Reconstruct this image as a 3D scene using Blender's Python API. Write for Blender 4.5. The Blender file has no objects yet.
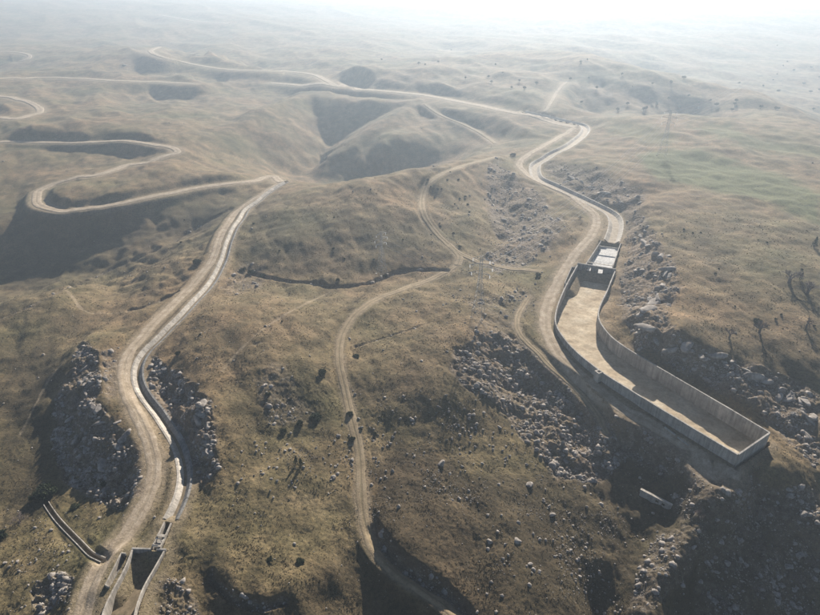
import bpy, bmesh, math, random
import numpy as np
from mathutils import Vector, Matrix

random.seed(7)
RNG = np.random.default_rng(7)
R = math.radians
scene = bpy.context.scene
COL = scene.collection

# ------------------------------------------------------------------ camera
CAMZ, PITCH, FPX = 150.0, 28.5, 585.0
cam_d = bpy.data.cameras.new("camera")
cam = bpy.data.objects.new("camera", cam_d)
COL.objects.link(cam)
cam.location = (0, 0, CAMZ)
cam.rotation_euler = (R(90 - PITCH), 0, 0)
cam_d.sensor_width = 36
cam_d.lens = 36 * FPX / 820.0
cam_d.clip_start = 1.0
cam_d.clip_end = 30000
scene.camera = cam

# ------------------------------------------------------------------ sky, sun, exposure
SUN_AZ, SUN_EL = 15.0, 24.5
world = bpy.data.worlds.new("World")
scene.world = world
world.use_nodes = True
nt = world.node_tree
bg = nt.nodes["Background"]
sky = nt.nodes.new("ShaderNodeTexSky")
sky.sky_type = 'NISHITA'
sky.sun_disc = False
sky.sun_elevation = R(SUN_EL)
sky.sun_rotation = R(SUN_AZ)
sky.air_density = 0.55
sky.dust_density = 0.3
sky.ozone_density = 1.0
nt.links.new(sky.outputs[0], bg.inputs[0])
bg.inputs[1].default_value = 0.05
sun_d = bpy.data.lights.new("sun", 'SUN')
sun_d.energy = 5.0
sun_d.angle = R(0.5)
sun_d.color = (1.0, 0.925, 0.83)
sun = bpy.data.objects.new("sun", sun_d)
COL.objects.link(sun)
sd = Vector((math.sin(R(SUN_AZ)) * math.cos(R(SUN_EL)), math.cos(R(SUN_AZ)) * math.cos(R(SUN_EL)), math.sin(R(SUN_EL))))
sun.rotation_euler = sd.to_track_quat('Z', 'Y').to_euler()
sun.location = (300, 600, 900)
scene.view_settings.view_transform = 'Standard'
scene.view_settings.look = 'None'
scene.view_settings.exposure = 1.05
scene.view_settings.gamma = 1.0
scene.cycles.volume_bounces = 0
scene.cycles.max_bounces = 6
scene.cycles.use_denoising = True
HAZE_DENSITY = 0.00031
HAZE_ANISO = 0.43

# ------------------------------------------------------------------ camera maths (used once, to turn survey points of the photo into places)
TH = R(PITCH)
CT, ST = math.cos(TH), math.sin(TH)
def ray(u, v):
    a = (np.asarray(u, float) - 410) / FPX
    b = (307.5 - np.asarray(v, float)) / FPX
    return a, CT + b * ST, -ST + b * CT
def at_z(u, v, z):
    dx, dy, dz = ray(u, v)
    t = (z - CAMZ) / dz
    return dx * t, dy * t
def project(x, y, z):
    d = y * CT - (z - CAMZ) * ST
    d = np.maximum(d, 1.0)
    yc = y * ST + (z - CAMZ) * CT
    return 410 + FPX * x / d, 307.5 - FPX * yc / d

# ------------------------------------------------------------------ noise
def _hash(ix, iy, seed):
    h = (ix.astype(np.int64) * 374761393 + iy.astype(np.int64) * 668265263 + seed * 1442695041) & 0xFFFFFFFF
    h = ((h ^ (h >> 13)) * 1274126177) & 0xFFFFFFFF
    h = h ^ (h >> 16)
    return h
def perlin(x, y, seed=0):
    ix = np.floor(x); iy = np.floor(y)
    fx = (x - ix).astype(np.float32); fy = (y - iy).astype(np.float32)
    ix = ix.astype(np.int64); iy = iy.astype(np.int64)
    ux = fx * fx * fx * (fx * (fx * 6 - 15) + 10); uy = fy * fy * fy * (fy * (fy * 6 - 15) + 10)
    def g(ax, ay, px, py):
        a = (_hash(ax, ay, seed) & 0xFFFF).astype(np.float32) * (2 * math.pi / 65536)
        return np.cos(a) * px + np.sin(a) * py
    n00 = g(ix, iy, fx, fy); n10 = g(ix + 1, iy, fx - 1, fy)
    n01 = g(ix, iy + 1, fx, fy - 1); n11 = g(ix + 1, iy + 1, fx - 1, fy - 1)
    a = n00 + ux * (n10 - n00); b = n01 + ux * (n11 - n01)
    return (a + uy * (b - a)) * 1.5
def smooth(e0, e1, x):
    t = np.clip((x - e0) / (e1 - e0), 0, 1)
    return t * t * (3 - 2 * t)
def fbm(x, y, wl, octs, seed, cell=None, gain=0.5, ridged=False):
    out = 0; amp = 1.0
    for k in range(octs):
        n = perlin(x / wl, y / wl, seed + k * 17)
        if ridged: n = 1 - 2 * np.abs(n)
        w = 1.0 if cell is None else smooth(1.5, 4.0, wl / cell)
        out = out + amp * w * n
        amp *= gain; wl *= 0.5
    return out

# ------------------------------------------------------------------ survey lines: (u, v, height)
S = 0.72
LINES = [
 # left canal bench and road
 [(85,612,0),(110,575,0),(130,545,1),(155,515,1.5),(165,480,2),(155,440,2.5),(140,405,3),(128,372,3),(150,335,3.5),(190,298,4),(212,262,4),(228,232,5),(255,206,5),(288,182,6)],
 # rocky rib left of road, then shaded cliff
 [(90,345,4),(92,375,4),(98,405,3.5),(118,428,2.5),(134,448,1.5),(138,470,0.5)],
 [(74,380,0),(64,400,-4),(60,430,-6.5),(72,460,-7.5),(90,482,-7.5),(112,489,-6.5),(130,488,-4)],
 # bottom left ground
 [(0,615,-9),(50,615,-6)],[(0,560,-9),(40,560,-8),(80,575,-4)],[(0,505,-12),(48,505,-10),(85,520,-8),(118,515,-4)],[(0,450,-11),(35,450,-9)],
 [(0,400,-11),(35,400,-9)],[(0,345,-7),(45,345,-6),(80,335,-3)],[(0,305,-6),(60,291,-5),(85,287,-6)],[(0,322,-6),(60,312,-4),(100,322,-1)],
 # hidden drop behind the near left crest and dark valley floor
 [(0,300,-22),(60,285,-22),(100,279,-20)],[(0,282,-27),(50,276,-27),(105,266,-22),(158,248,-15),(198,226,-8),(225,213,0)],
 [(90,312,-5),(120,315,-3),(138,308,-1)],[(120,285,-12),(160,268,-6),(190,250,-1)],[(118,300,-7),(150,298,-3)],
 [(0,250,-19),(60,245,-19),(120,238,-15.5),(180,222,-7)],[(0,222,-7),(60,222,-7),(130,217,-6),(200,207,-3),(260,190,4)],
 # hairpin
 [(40,200,2),(60,210,2),(100,207,2.5),(160,196,3.5),(220,185,4),(285,180,6)],
 [(75,198,6),(120,193,7.5),(170,185,8),(230,176,7)],
 [(40,193,3),(60,182,4),(100,173,5),(150,161,6),(180,151,8)],[(0,142,7),(60,142,7),(120,141,8),(180,150,8)],
 [(0,155,3),(60,153,1),(120,152,1),(150,156,3)],[(0,175,-2),(40,178,-1)],[(0,200,-8),(20,205,-8)],
 [(30,136,12),(80,132,13),(130,131,13),(160,138,11)],
 [(0,125,8),(60,122,10),(130,120,10),(185,130,8)],
 # floors of the hollows between the spurs (the spurs themselves are ROOFS below)
 [(185,152,6),(205,150,0)],[(230,170,-8),(255,166,-22),(290,172,-44)],[(250,140,-8),(280,128,-18),(298,112,-14)],[(280,155,-34),(300,140,-40)],
 [(303,172,-56),(312,160,-56),(325,145,-54),(340,128,-48),(355,112,-30)],
 [(330,182,-42),(370,176,-42),(420,167,-32),(455,155,-20),(480,148,-6)],[(345,170,-34),(385,155,-19),(420,140,-9),(450,130,-6),(480,138,-7),(510,138,-1)],
 # plain above the stream
 [(245,262,0),(300,280,1),(330,287,1.5),(370,280,2),(410,271,2.5),(455,268,3)],
 [(245,235,6),(300,250,7),(350,255,8),(420,245,8)],[(262,215,9),(320,215,14),(380,212,18),(420,215,14)],
 [(272,197,8),(300,194,14),(350,185,21),(400,175,25),(450,165,21),(490,156,13)],
 # hill C, track side and stone tips under the canal road
 [(425,200,11),(432,225,8),(455,250,4),(478,263,3)],[(460,190,13),(475,215,9),(480,240,4)],
 [(492,196,2),(505,215,-2),(520,228,-1),(500,240,0)],
 [(490,262,1),(520,268,2),(550,272,3)],[(520,255,2),(545,262,2.5)],[(520,240,4),(560,225,7),(570,235,6)],
 # central meadow
 [(230,300,7),(300,305,7),(370,300,6),(430,290,5),(480,292,6)],[(185,330,8),(230,330,11),(300,330,11),(350,322,8)],
 [(152,350,4.5),(167,362,6.5),(187,378,7.5),(203,400,8),(211,425,7),(216,450,5.5)],
 [(145,375,2.5),(153,395,1.5),(168,422,1),(184,450,1),(196,472,2)],
 [(230,375,9),(280,365,9.5),(325,372,8)],[(235,410,7),(280,398,5.5),(310,410,3)],[(232,455,4),(260,440,2),(300,435,0.5)],
 [(210,500,2),(260,490,1),(310,480,0),(345,480,-0.5)],[(190,545,1),(240,545,0),(300,540,-2)],
 [(214,568,0),(234,590,-0.5),(262,598,-0.5),(295,582,-1),(335,565,-3)],[(206,580,-2.2),(230,604,-2.8),(262,614,-3),(300,604,-3.5)],[(170,560,0),(180,600,-2)],
 [(400,290,5),(352,318,7.5),(341,350,7),(350,400,3.5),(360,460,-0.5),(366,520,-3),(375,550,-5),(405,578,-7),(440,603,-10)],
 [(347,560,-5.5),(366,580,-8.5),(395,600,-11.5),(415,615,-13.5)],[(320,600,-6),(350,612,-9)],
 [(380,530,-1.5),(398,552,-2.5),(425,573,-4.5),(460,600,-7.5)],
 [(400,350,7),(440,345,8),(470,340,9)],[(400,400,3),(440,395,4)],[(400,455,-1),(440,450,-2),(475,455,-5)],[(400,500,-2),(450,505,-5),(500,500,-9)],
 [(440,555,-5),(490,550,-10),(540,545,-14)],[(500,605,-15),(560,600,-18*S-5)],
 # canal road by the big basin, its bank, the lower track and the rock slope
 [(576,128,8),(540,148,8),(520,163,8),(540,181,7.5),(588,206,7),(597,225,6),(573,262,4.5),(556,285,3.5),(546,315,3),(560,351,3.2),(600,387,3.3),(640,411,3.1),(690,441,2.8),(736,470,2.2)],
 [(530,300,3.5),(515,325,4),(530,345,2.5),(548,366,1),(572,388,-1),(598,416,-4),(612,440,-7)],
 [(490,330,7),(500,350,3),(520,385,-4),(555,410,-8),(585,440,-11)],[(470,365,6),(480,395,1),(510,430,-7),(560,460,-13)],
 [(540,490,-13),(580,500,-16),(620,510,-19)],[(600,560,-21),(580,600,-23)],
 [(640,432,-7),(690,458,-7),(730,485,-8),(780,495,-8),(820,500,-9)],[(745,474,0.5),(780,476,-0.5),(820,478,-3)],
 [(655,460,-11),(680,490,-13),(640,490,-15)],
 [(700,515,-8),(690,535,-8),(672,560,-12),(657,590,-16),(645,615,-20)],[(665,520,-17),(640,545,-23),(618,580,-27),(600,615,-30)],
 [(725,555,-21),(705,590,-27),(695,615,-30)],[(760,520,-14),(800,518,-12),(820,530,-13)],[(760,570,-23),(800,560,-21),(820,590,-26)],[(760,612,-31),(815,615,-31)],
 # bench right of basin, cliff foot
 [(628,225,7.5),(628,245,6.5),(622,265,5.5),(616,292,5),(612,318,5),(630,338,5),(655,353,4.5),(690,372,4),(720,388,3.5),(752,408,2.5),(778,425,1),(800,446,-1)],
 # cliff tops
 [(552,158,11),(570,162,16),(600,168,18),(632,182,18)],[(548,168,8),(575,188,8),(600,199,8),(622,210,8)],
 [(640,205,17),(652,236,17),(668,258,17),(680,288,15.5),(668,310,14)],[(636,250,11),(640,275,10),(638,300,9)],
 [(632,318,10),(645,330,12),(672,340,13),(705,350,12.5),(735,360,11),(768,372,9),(800,385,7),(820,395,6)],
 [(805,420,3),(820,440,1)],[(790,400,4),(775,395,5)],
 # plateau
 [(600,119,15),(640,116,20),(690,114,24),(750,117,25),(820,127,24)],[(595,140,12),(620,155,16),(700,150,23),(820,160,25)],
 [(660,190,18),(740,195,23),(820,200,25)],[(690,240,18),(760,245,22),(820,245,23)],[(700,300,16),(760,295,19),(820,300,18)],[(720,335,14),(770,340,14),(820,345,13)],
 # beyond the far road
 [(585,125,9),(510,115,9),(440,99,9),(421,96,9),(340,88,9),(310,82,9)],[(340,83,9),(250,70,10),(190,62,11),(155,50,14)],
 [(350,75,20),(440,84,20),(520,97,20),(570,108,16)],
 [(0,95,10),(40,105,10)],[(0,78,14),(130,81,14),(195,84,13)],[(150,92,2),(220,100,2)],[(220,84,0),(300,90,0)],
 [(128,50,40),(148,58,34),(165,66,24)],[(118,76,10),(150,77,8),(180,74,10)],[(162,45,36),(210,55,30),(270,66,24)],
 [(0,65,10),(80,65,14)],[(0,40,20),(100,38,30)],[(330,60,25),(450,60,30)],
 [(560,52,38),(640,72,30),(720,92,16),(800,115,4)],
]
PTS = []
for ln in LINES:
    for (a, b) in zip(ln[:-1], ln[1:]):
        n = max(1, int(math.hypot(b[0] - a[0], b[1] - a[1]) / 15))
        for k in range(n):
            t = k / n
            PTS.append([a[i] * (1 - t) + b[i] * t for i in range(3)])
    PTS.append(list(ln[-1]))
PTS = np.array(PTS)
_m = (PTS[:, 0] > 480) & (PTS[:, 1] > 400) & (PTS[:, 2] < 0)
PTS[_m, 2] *= 0.68
cx, cy = at_z(PTS[:, 0], PTS[:, 1], PTS[:, 2])
ctrl = np.stack([cx, cy, PTS[:, 2]], 1)
extra = [(-200,100,-10),(-120,60,-5),(0,40,-8),(120,60,-24),(200,110,-20),(0,5,-8),(-150,0,-5),(150,0,-20),
 (260,180,5),(300,300,20),(420,500,28),(-300,250,-20),(-420,450,-5),
 (380,820,-20),(560,820,-25),(250,850,-15),(800,1100,-30),(400,1150,-28),(900,700,10),(-900,900,10),(-1100,1500,30),
 (60,1300,5),(-400,2000,50),(-1500,2600,80),(0,2300,40),(500,2000,45),(1100,2200,60),(1600,1700,30),(2200,2600,110),(1000,3200,120),
 (-800,3600,110),(300,4200,125),(2000,4200,120),(-2600,4200,120),(0,7000,120),(3500,6500,120),(-4000,7000,120),(-2500,1800,60),(2600,1500,60),(6000,3500,90),(-6000,3500,90)]
ctrl = np.vstack([ctrl, np.array(extra, float)])
OY = 60.0
def warp(x, y):
    yy = y + OY
    return np.arctan2(x, yy) * 1.6, np.log(np.maximum(np.hypot(x, yy), 20.0))
wx, wy = warp(ctrl[:, 0], ctrl[:, 1])
CC = 0.010
def phi(d2): return np.sqrt(d2 + CC * CC)
N = len(ctrl)
A = np.zeros((N + 3, N + 3))
A[:N, :N] = phi((wx[:, None] - wx[None]) ** 2 + (wy[:, None] - wy[None]) ** 2)
A[:N, :N] -= np.eye(N) * 0.0006
A[:N, N] = 1; A[:N, N + 1] = wx; A[:N, N + 2] = wy
A[N:, :N] = A[:N, N:].T
W = np.linalg.solve(A, np.concatenate([ctrl[:, 2], np.zeros(3)]))
def base_eval(x, y):
    a, b = warp(x.ravel(), y.ravel())
    out = np.empty(a.size, np.float32)
    a = a.astype(np.float32); b = b.astype(np.float32)
    wxf, wyf, Wf = wx.astype(np.float32), wy.astype(np.float32), W.astype(np.float32)
    for s in range(0, a.size, 20000):
        aa, bb = a[s:s + 20000], b[s:s + 20000]
        d = (aa[:, None] - wxf[None]) ** 2 + (bb[:, None] - wyf[None]) ** 2
        out[s:s + 20000] = np.sqrt(d + CC * CC) @ Wf[:N] + Wf[N] + Wf[N + 1] * aa + Wf[N + 2] * bb
    return out.reshape(x.shape)

# ------------------------------------------------------------------ the ground's fan-shaped grid
rows = [62.0, 80.0, 95.0, 110.0, 122.0, 131.0]
r = 139.0
while r < 9500:
    y = r - OY
    dep = math.atan(CAMZ / y)
    dr = 0.80 * (y * y + CAMZ ** 2) / CAMZ / FPX * (math.cos(dep - TH)) ** 2
    rows.append(r)
    r += max(0.22, min(dr, 0.012 * r))
RR = np.array(rows)
az_in = np.linspace(-37.5, 37.5, 1010)
az_out = 37.5 + np.cumsum(np.geomspace(0.12, 2.6, 28))
AZ = np.radians(np.concatenate([-az_out[::-1], az_in, az_out]))
gr, ga = np.meshgrid(RR, AZ, indexing='ij')
GX = gr * np.sin(ga); GY = gr * np.cos(ga) - OY
NR, NA = GX.shape
CELL = np.maximum(np.gradient(RR)[:, None] * 0.8, gr * R(0.075)).astype(np.float32)
def grid_sample(F, x, y):
    x = np.asarray(x, float); y = np.asarray(y, float)
    rr = np.hypot(x, y + OY); aa = np.arctan2(x, y + OY)
    fi = np.clip(np.interp(rr, RR, np.arange(NR)), 0, NR - 1.001)
    fj = np.clip(np.interp(aa, AZ, np.arange(NA)), 0, NA - 1.001)
    i = fi.astype(int); j = fj.astype(int); fi = fi - i; fj = fj - j
    return F[i, j] * (1 - fi) * (1 - fj) + F[i + 1, j] * fi * (1 - fj) + F[i, j + 1] * (1 - fi) * fj + F[i + 1, j + 1] * fi * fj
# base surface on a thinned grid, then filled in
si = np.unique(np.concatenate([np.arange(0, NR, 3), [NR - 1]])); sj = np.unique(np.concatenate([np.arange(0, NA, 3), [NA - 1]]))
Zc = base_eval(GX[np.ix_(si, sj)], GY[np.ix_(si, sj)])
tmp = np.empty((len(si), NA), np.float32)
for k in range(len(si)): tmp[k] = np.interp(np.arange(NA), sj, Zc[k])
ZB = np.empty((NR, NA), np.float32)
idx = np.interp(np.arange(NR), si, np.arange(len(si))); i0 = np.minimum(idx.astype(int), len(si) - 2); fr = (idx - i0)[:, None]
ZB[:] = tmp[i0] * (1 - fr) + tmp[i0 + 1] * fr
ZB = np.minimum(ZB, 135.0)
def line_field(P, reach):
    """distance, grade and signed side of ground points near a world polyline"""
    D = np.full(GX.shape, 1e6, np.float32); ZR = np.zeros_like(D); SD = np.zeros_like(D)
    for a, b in zip(P[:-1], P[1:]):
        r0 = np.hypot(a[0], a[1] + OY); r1 = np.hypot(b[0], b[1] + OY)
        i0 = np.searchsorted(RR, min(r0, r1) - reach) - 1; i1 = np.searchsorted(RR, max(r0, r1) + reach) + 1
        a0 = np.arctan2(a[0], a[1] + OY); a1 = np.arctan2(b[0], b[1] + OY); m = reach / max(20, min(r0, r1) - reach)
        j0 = np.searchsorted(AZ, min(a0, a1) - m) - 1; j1 = np.searchsorted(AZ, max(a0, a1) + m) + 1
        i0, j0 = max(0, i0), max(0, j0)
        if i1 <= i0 or j1 <= j0: continue
        X = GX[i0:i1, j0:j1]; Y = GY[i0:i1, j0:j1]
        dx, dy = b[0] - a[0], b[1] - a[1]; L = dx * dx + dy * dy + 1e-9
        t = np.clip(((X - a[0]) * dx + (Y - a[1]) * dy) / L, 0, 1)
        ex, ey = X - a[0] - t * dx, Y - a[1] - t * dy
        d = np.hypot(ex, ey)
        s = D[i0:i1, j0:j1]
        w = d < s
        s[w] = d[w]
        ZR[i0:i1, j0:j1][w] = (a[2] + t * (b[2] - a[2]))[w]
        SD[i0:i1, j0:j1][w] = np.sign(dx * ey - dy * ex)[w]
    return D, ZR, SD


ROOFS = [ # ridge lines and road edges whose flanks fall away: survey points with height, flat half-width, flank slope
 ([(300,95,10),(285,99,11),(270,104,11),(252,113,9),(235,123,6),(215,134,2),(198,145,0),(183,150,4)], 4, 0.56),
 ([(418,101,9),(400,111,6),(378,126,-2),(352,144,-14),(328,160,-28),(304,174,-46)], 3, 0.50),
 ([(306,92,9),(330,96,9),(360,99,9),(390,100,9),(421,101,9),(450,106,9),(480,111,9),(505,117,9),(530,124,9),(545,132,9)], 12, 0.58),
 ([(424,104,8),(437,111,3),(455,121,-3),(475,131,-8),(497,143,-9)], 3, 0.42),
 ([(540,146,8),(522,157,8),(505,163,9),(492,166,10)], 6, 0.50),
 ([(516,168,9),(524,177,9),(540,190,9),(556,205,8),(566,220,6.5)], 9, 0.72),
]
for pts, flat, sl in ROOFS:
    q = np.array(pts, float); x_, y_ = at_z(q[:, 0], q[:, 1], q[:, 2]); P_ = np.stack([x_, y_, q[:, 2]], 1)
    D_, ZR_, SD_ = line_field(P_, 190)
    w_ = fbm(GX, GY, 60, 3, 611, CELL) * 6
    d_ = np.maximum(0, D_ - flat + w_ * smooth(8, 60, D_))
    z_ = ZR_ - sl * (np.sqrt(d_ * d_ + 36) - 6) + 0.10 * np.maximum(0, d_ - 90) * 0
    z_[D_ > 188] = -999
    k_ = 6.0; h_ = np.clip(0.5 + 0.5 * (z_ - ZB) / k_, 0, 1)
    ZB = (ZB * (1 - h_) + np.maximum(z_, -200) * h_ + k_ * h_ * (1 - h_)).astype(np.float32)
U, V = project(GX, GY, ZB)
U = U.astype(np.float32); V = V.astype(np.float32)
DIST = np.hypot(GX, GY).astype(np.float32)

# zones of the ground (rock, green crop, bare earth), drawn in survey coordinates
wu = (fbm(GX, GY, 14, 4, 301, CELL) * 0.5).astype(np.float32)
wv = (fbm(GX, GY, 14, 4, 351, CELL) * 0.5).astype(np.float32)
def poly_mask(pts, soft=3.0, wob=5.0):
    uu = U + wu * wob; vv = V + wv * wob
    pts = np.array(pts, float)
    lo = pts.min(0) - soft * 2 - wob - 2; hi = pts.max(0) + soft * 2 + wob + 2
    out = np.zeros_like(U)
    sel = (uu > lo[0]) & (uu < hi[0]) & (vv > lo[1]) & (vv < hi[1])
    x = uu[sel]; y = vv[sel]
    inside = np.zeros(x.size, bool); dmin = np.full(x.size, 1e9, np.float32)
    for k in range(len(pts)):
        x1, y1 = pts[k]; x2, y2 = pts[(k + 1) % len(pts)]
        c = ((y1 > y) != (y2 > y))
        if y1 != y2: inside ^= c & (x < (x2 - x1) * (y - y1) / (y2 - y1) + x1)
        dx, dy = x2 - x1, y2 - y1; L = dx * dx + dy * dy + 1e-9
        t = np.clip(((x - x1) * dx + (y - y1) * dy) / L, 0, 1)
        dmin = np.minimum(dmin, np.hypot(x - x1 - t * dx, y - y1 - t * dy))
    s = np.where(inside, dmin, -dmin)
    out[sel] = smooth(-soft, soft, s)
    return out
ROCK_POLYS = [
 ([(82,342),(97,350),(100,400),(120,425),(138,450),(140,490),(118,512),(95,500),(60,478),(52,430),(56,395),(72,370)], 1.0),
 ([(100,352),(118,345),(118,372),(112,402),(104,392)], 0.7),
 ([(148,355),(165,358),(190,378),(208,402),(216,430),(218,470),(200,482),(184,462),(166,425),(148,395)], 1.0),
 ([(30,590),(60,570),(75,578),(60,600),(35,615)], 0.9),
 ([(625,205),(645,215),(665,250),(682,285),(664,312),(690,345),(750,362),(820,392),(820,470),(795,450),(752,408),(690,374),(640,345),(622,320),(618,280),(630,250)], 0.85),
 ([(548,158),(600,172),(645,190),(640,212),(600,203),(560,188),(546,172)], 0.8),
 ([(487,165),(500,162),(545,198),(552,215),(520,240),(498,238),(485,200)], 0.85),
 ([(480,262),(535,218),(565,212),(562,232),(530,262),(500,270)], 0.8),
 ([(470,300),(520,290),(540,300),(515,330),(470,340)], 0.35),
 ([(455,345),(500,330),(530,345),(580,395),(610,430),(640,440),(600,480),(560,480),(520,430),(480,400),(450,370)], 0.9),
 ([(560,380),(640,425),(745,484),(820,490),(820,520),(740,520),(660,475),(600,435)], 0.6),
 ([(660,530),(700,515),(705,545),(680,580),(650,615),(625,615),(640,570)], 0.5),
 ([(670,490),(740,505),(820,505),(820,640),(690,640),(700,560)], 0.42),
 ([(130,40),(165,62),(180,74),(120,76)], 0.5),
 ([(160,575),(190,585),(200,615),(150,615)], 0.5),
 ([(240,262),(262,265),(262,285),(235,292),(222,285)], 0.5),
 ([(255,375),(285,365),(320,420),(300,430),(265,425)], 0.35),
]
GREEN_POLYS = [
 ([(636,156),(660,150),(700,150),(740,163),(790,178),(820,192),(820,222),(800,215),(760,200),(700,188),(660,182)], 1.0),
 ([(690,125),(730,122),(745,135),(820,150),(820,158),(740,146),(715,136)], 0.8),
 ([(612,122),(650,124),(680,138),(665,146),(635,140),(606,130)], 0.6),
 ([(795,205),(820,200),(820,222),(800,218)], 0.6),
]
ROCK = np.zeros_like(U)
for p, s in ROCK_POLYS: ROCK = np.maximum(ROCK, poly_mask(p, 3.5, 9.0) * s)
GREEN = np.zeros_like(U)
for p, s in GREEN_POLYS: GREEN = np.maximum(GREEN, poly_mask(p, 5, 6.0) * s)

HEATH_SHADE_POLYS = [([(370,470),(400,430),(470,470),(560,470),(640,430),(740,470),(820,500),(820,640),(440,640),(400,560),(375,540)], 0.9),  # brown heath turf, with dusky slope shade painted into the ground colour as well
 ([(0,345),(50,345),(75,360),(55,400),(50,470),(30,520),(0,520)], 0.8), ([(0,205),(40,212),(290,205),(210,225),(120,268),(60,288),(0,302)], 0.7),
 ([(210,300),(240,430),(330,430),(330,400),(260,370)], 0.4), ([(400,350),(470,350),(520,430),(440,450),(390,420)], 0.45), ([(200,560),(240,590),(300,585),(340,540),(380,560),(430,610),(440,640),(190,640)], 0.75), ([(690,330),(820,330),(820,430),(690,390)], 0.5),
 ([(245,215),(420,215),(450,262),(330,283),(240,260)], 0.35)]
HEATH_SHADE = np.zeros_like(U)
for p, s_ in HEATH_SHADE_POLYS: HEATH_SHADE = np.maximum(HEATH_SHADE, poly_mask(p, 14.0, 16.0) * s_)
# relief on top of the surveyed surface
Z = ZB.copy()
far = smooth(450, 1100, DIST) * (1 - 0.75 * smooth(180, 215, U) * smooth(520, 480, U) * smooth(88, 96, V))
Z += (fbm(GX, GY, 260, 4, 11, CELL, 0.5) * 9.0 * far * (1 - 0.7 * smooth(2500, 5000, DIST))).astype(np.float32)
gul = fbm(GX * 0.8 + GY * 0.6, (GY * 0.8 - GX * 0.6) * 0.4, 110, 3, 23, CELL, 0.5, True)
Z += (gul * 5.0 * far * (1 - 0.7 * smooth(2500, 5000, DIST))).astype(np.float32)
Z += (fbm(GX, GY, 46, 4, 31, CELL, 0.55) * 1.9).astype(np.float32)
Z -= (np.maximum(0, fbm(GX * 0.94 + GY * 0.34, (GY * 0.94 - GX * 0.34) * 0.45, 34, 4, 37, CELL, 0.5, True) - 0.35) * 0.95).astype(np.float32)
vly = smooth(250, 180, U) * smooth(205, 225, V) * smooth(310, 285, V)
Z += (vly * (fbm(GX, GY, 38, 4, 47, CELL, 0.6) * 2.4)).astype(np.float32)
Z += (fbm(GX, GY, 7, 3, 41, CELL, 0.55) * 0.22).astype(np.float32)
Z += (fbm(GX, GY, 1.3, 2, 51, CELL, 0.7) * 0.10).astype(np.float32)
patch = smooth(-0.1, 0.6, fbm(GX, GY, 30, 3, 61, CELL))
Z += (patch * fbm(GX, GY, 2.4, 2, 71, CELL, 0.6, True) * 0.16).astype(np.float32)
Z += (np.maximum(0, 141 - Z) * 0.96 * smooth(1900, 5200, DIST) * smooth(60, 200, DIST)).astype(np.float32)
rk2 = np.abs(fbm(GX, GY, 3.2, 3, 91, CELL, 0.6))
rk = fbm(GX + wu * 4, GY * 1.0 + wv * 4, 13, 5, 81, CELL, 0.62)
Z += (ROCK * (rk * 1.5 + rk2 * 0.9 - 0.3)).astype(np.float32)
lt = fbm(GX * 0.9 + GY * 0.4, GY * 1.3, 15, 4, 177, CELL, 0.6) * 2.6; lq = lt / 1.25; lf = lq - np.floor(lq)
Z += (ROCK * smooth(0.3, 0.9, ROCK) * ((np.floor(lq) + smooth(0.62, 0.98, lf)) * 1.25 - lt * 0.35) * (0.8 * smooth(1.3, 0.5, CELL))).astype(np.float32)
rough = smooth(515, 640, U) * smooth(420, 500, V) * smooth(900, 820, U)
Z += (rough * fbm(GX + wu * 3, GY * 0.5, 16, 4, 141, CELL, 0.55) * 2.4).astype(np.float32)

def hit(us, vs, F=None):
    F = Z if F is None else F
    us = np.atleast_1d(np.asarray(us, float)); vs = np.atleast_1d(np.asarray(vs, float))
    dx, dy, dz = ray(us, vs)
    ts = np.geomspace(60, 9000, 1400)
    X = dx[:, None] * ts; Y = dy[:, None] * ts; H = CAMZ + dz[:, None] * ts
    below = H < grid_sample(F, X, Y)
    k = np.where(below.any(1), below.argmax(1), len(ts) - 1)
    k = np.maximum(k, 1)
    lo, hi = ts[k - 1], ts[k]
    for _ in range(14):
        m = (lo + hi) / 2
        b = CAMZ + dz * m < grid_sample(F, dx * m, dy * m)
        hi = np.where(b, m, hi); lo = np.where(b, lo, m)
    return dx * hi, dy * hi, CAMZ + dz * hi
def crom(P, step):
    P = np.array(P, float)
    Q = np.vstack([2 * P[0] - P[1], P, 2 * P[-1] - P[-2]])
    out = []
    for k in range(1, len(Q) - 2):
        p0, p1, p2, p3 = Q[k - 1], Q[k], Q[k + 1], Q[k + 2]
        n = max(2, int(np.linalg.norm((p2 - p1)[:2]) / step))
        for i in range(n):
            t = i / n
            out.append(0.5 * (2 * p1 + (p2 - p0) * t + (2 * p0 - 5 * p1 + 4 * p2 - p3) * t * t + (3 * p1 - p0 - 3 * p2 + p3) * t ** 3))
    out.append(Q[-2])
    return np.array(out)
def resample(P, step):
    d = np.concatenate([[0], np.cumsum(np.linalg.norm(np.diff(P[:, :2], axis=0), axis=1))])
    n = max(2, int(round(d[-1] / step)) + 1)
    s = np.linspace(0, d[-1], n)
    return np.stack([np.interp(s, d, P[:, k]) for k in range(P.shape[1])], 1)
def world_line(px, step=None, zs=None, smooth_m=18):
    """survey polyline -> places on the ground, with a smoothed grade"""
    q = crom(px, 6.0)
    x, y, z = hit(q[:, 0], q[:, 1], ZS)
    P = np.stack([x, y, z], 1)
    if step is None: step = max(1.2, 0.006 * float(np.median(np.hypot(x, y))))
    P = resample(P, step)
    k = max(1, int(smooth_m / step))
    def sm(a, k):
        ap = np.concatenate([np.full(k, a[0]), a, np.full(k, a[-1])])
        return np.convolve(ap, np.ones(2 * k + 1) / (2 * k + 1), 'valid')
    P[:, 2] = sm(P[:, 2], k)
    kk = max(1, int(k / 4)); e0, e1 = P[0].copy(), P[-1].copy()
    P[:, 0] = sm(P[:, 0], kk); P[:, 1] = sm(P[:, 1], kk)
    return P
ZS = Z.copy()
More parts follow.
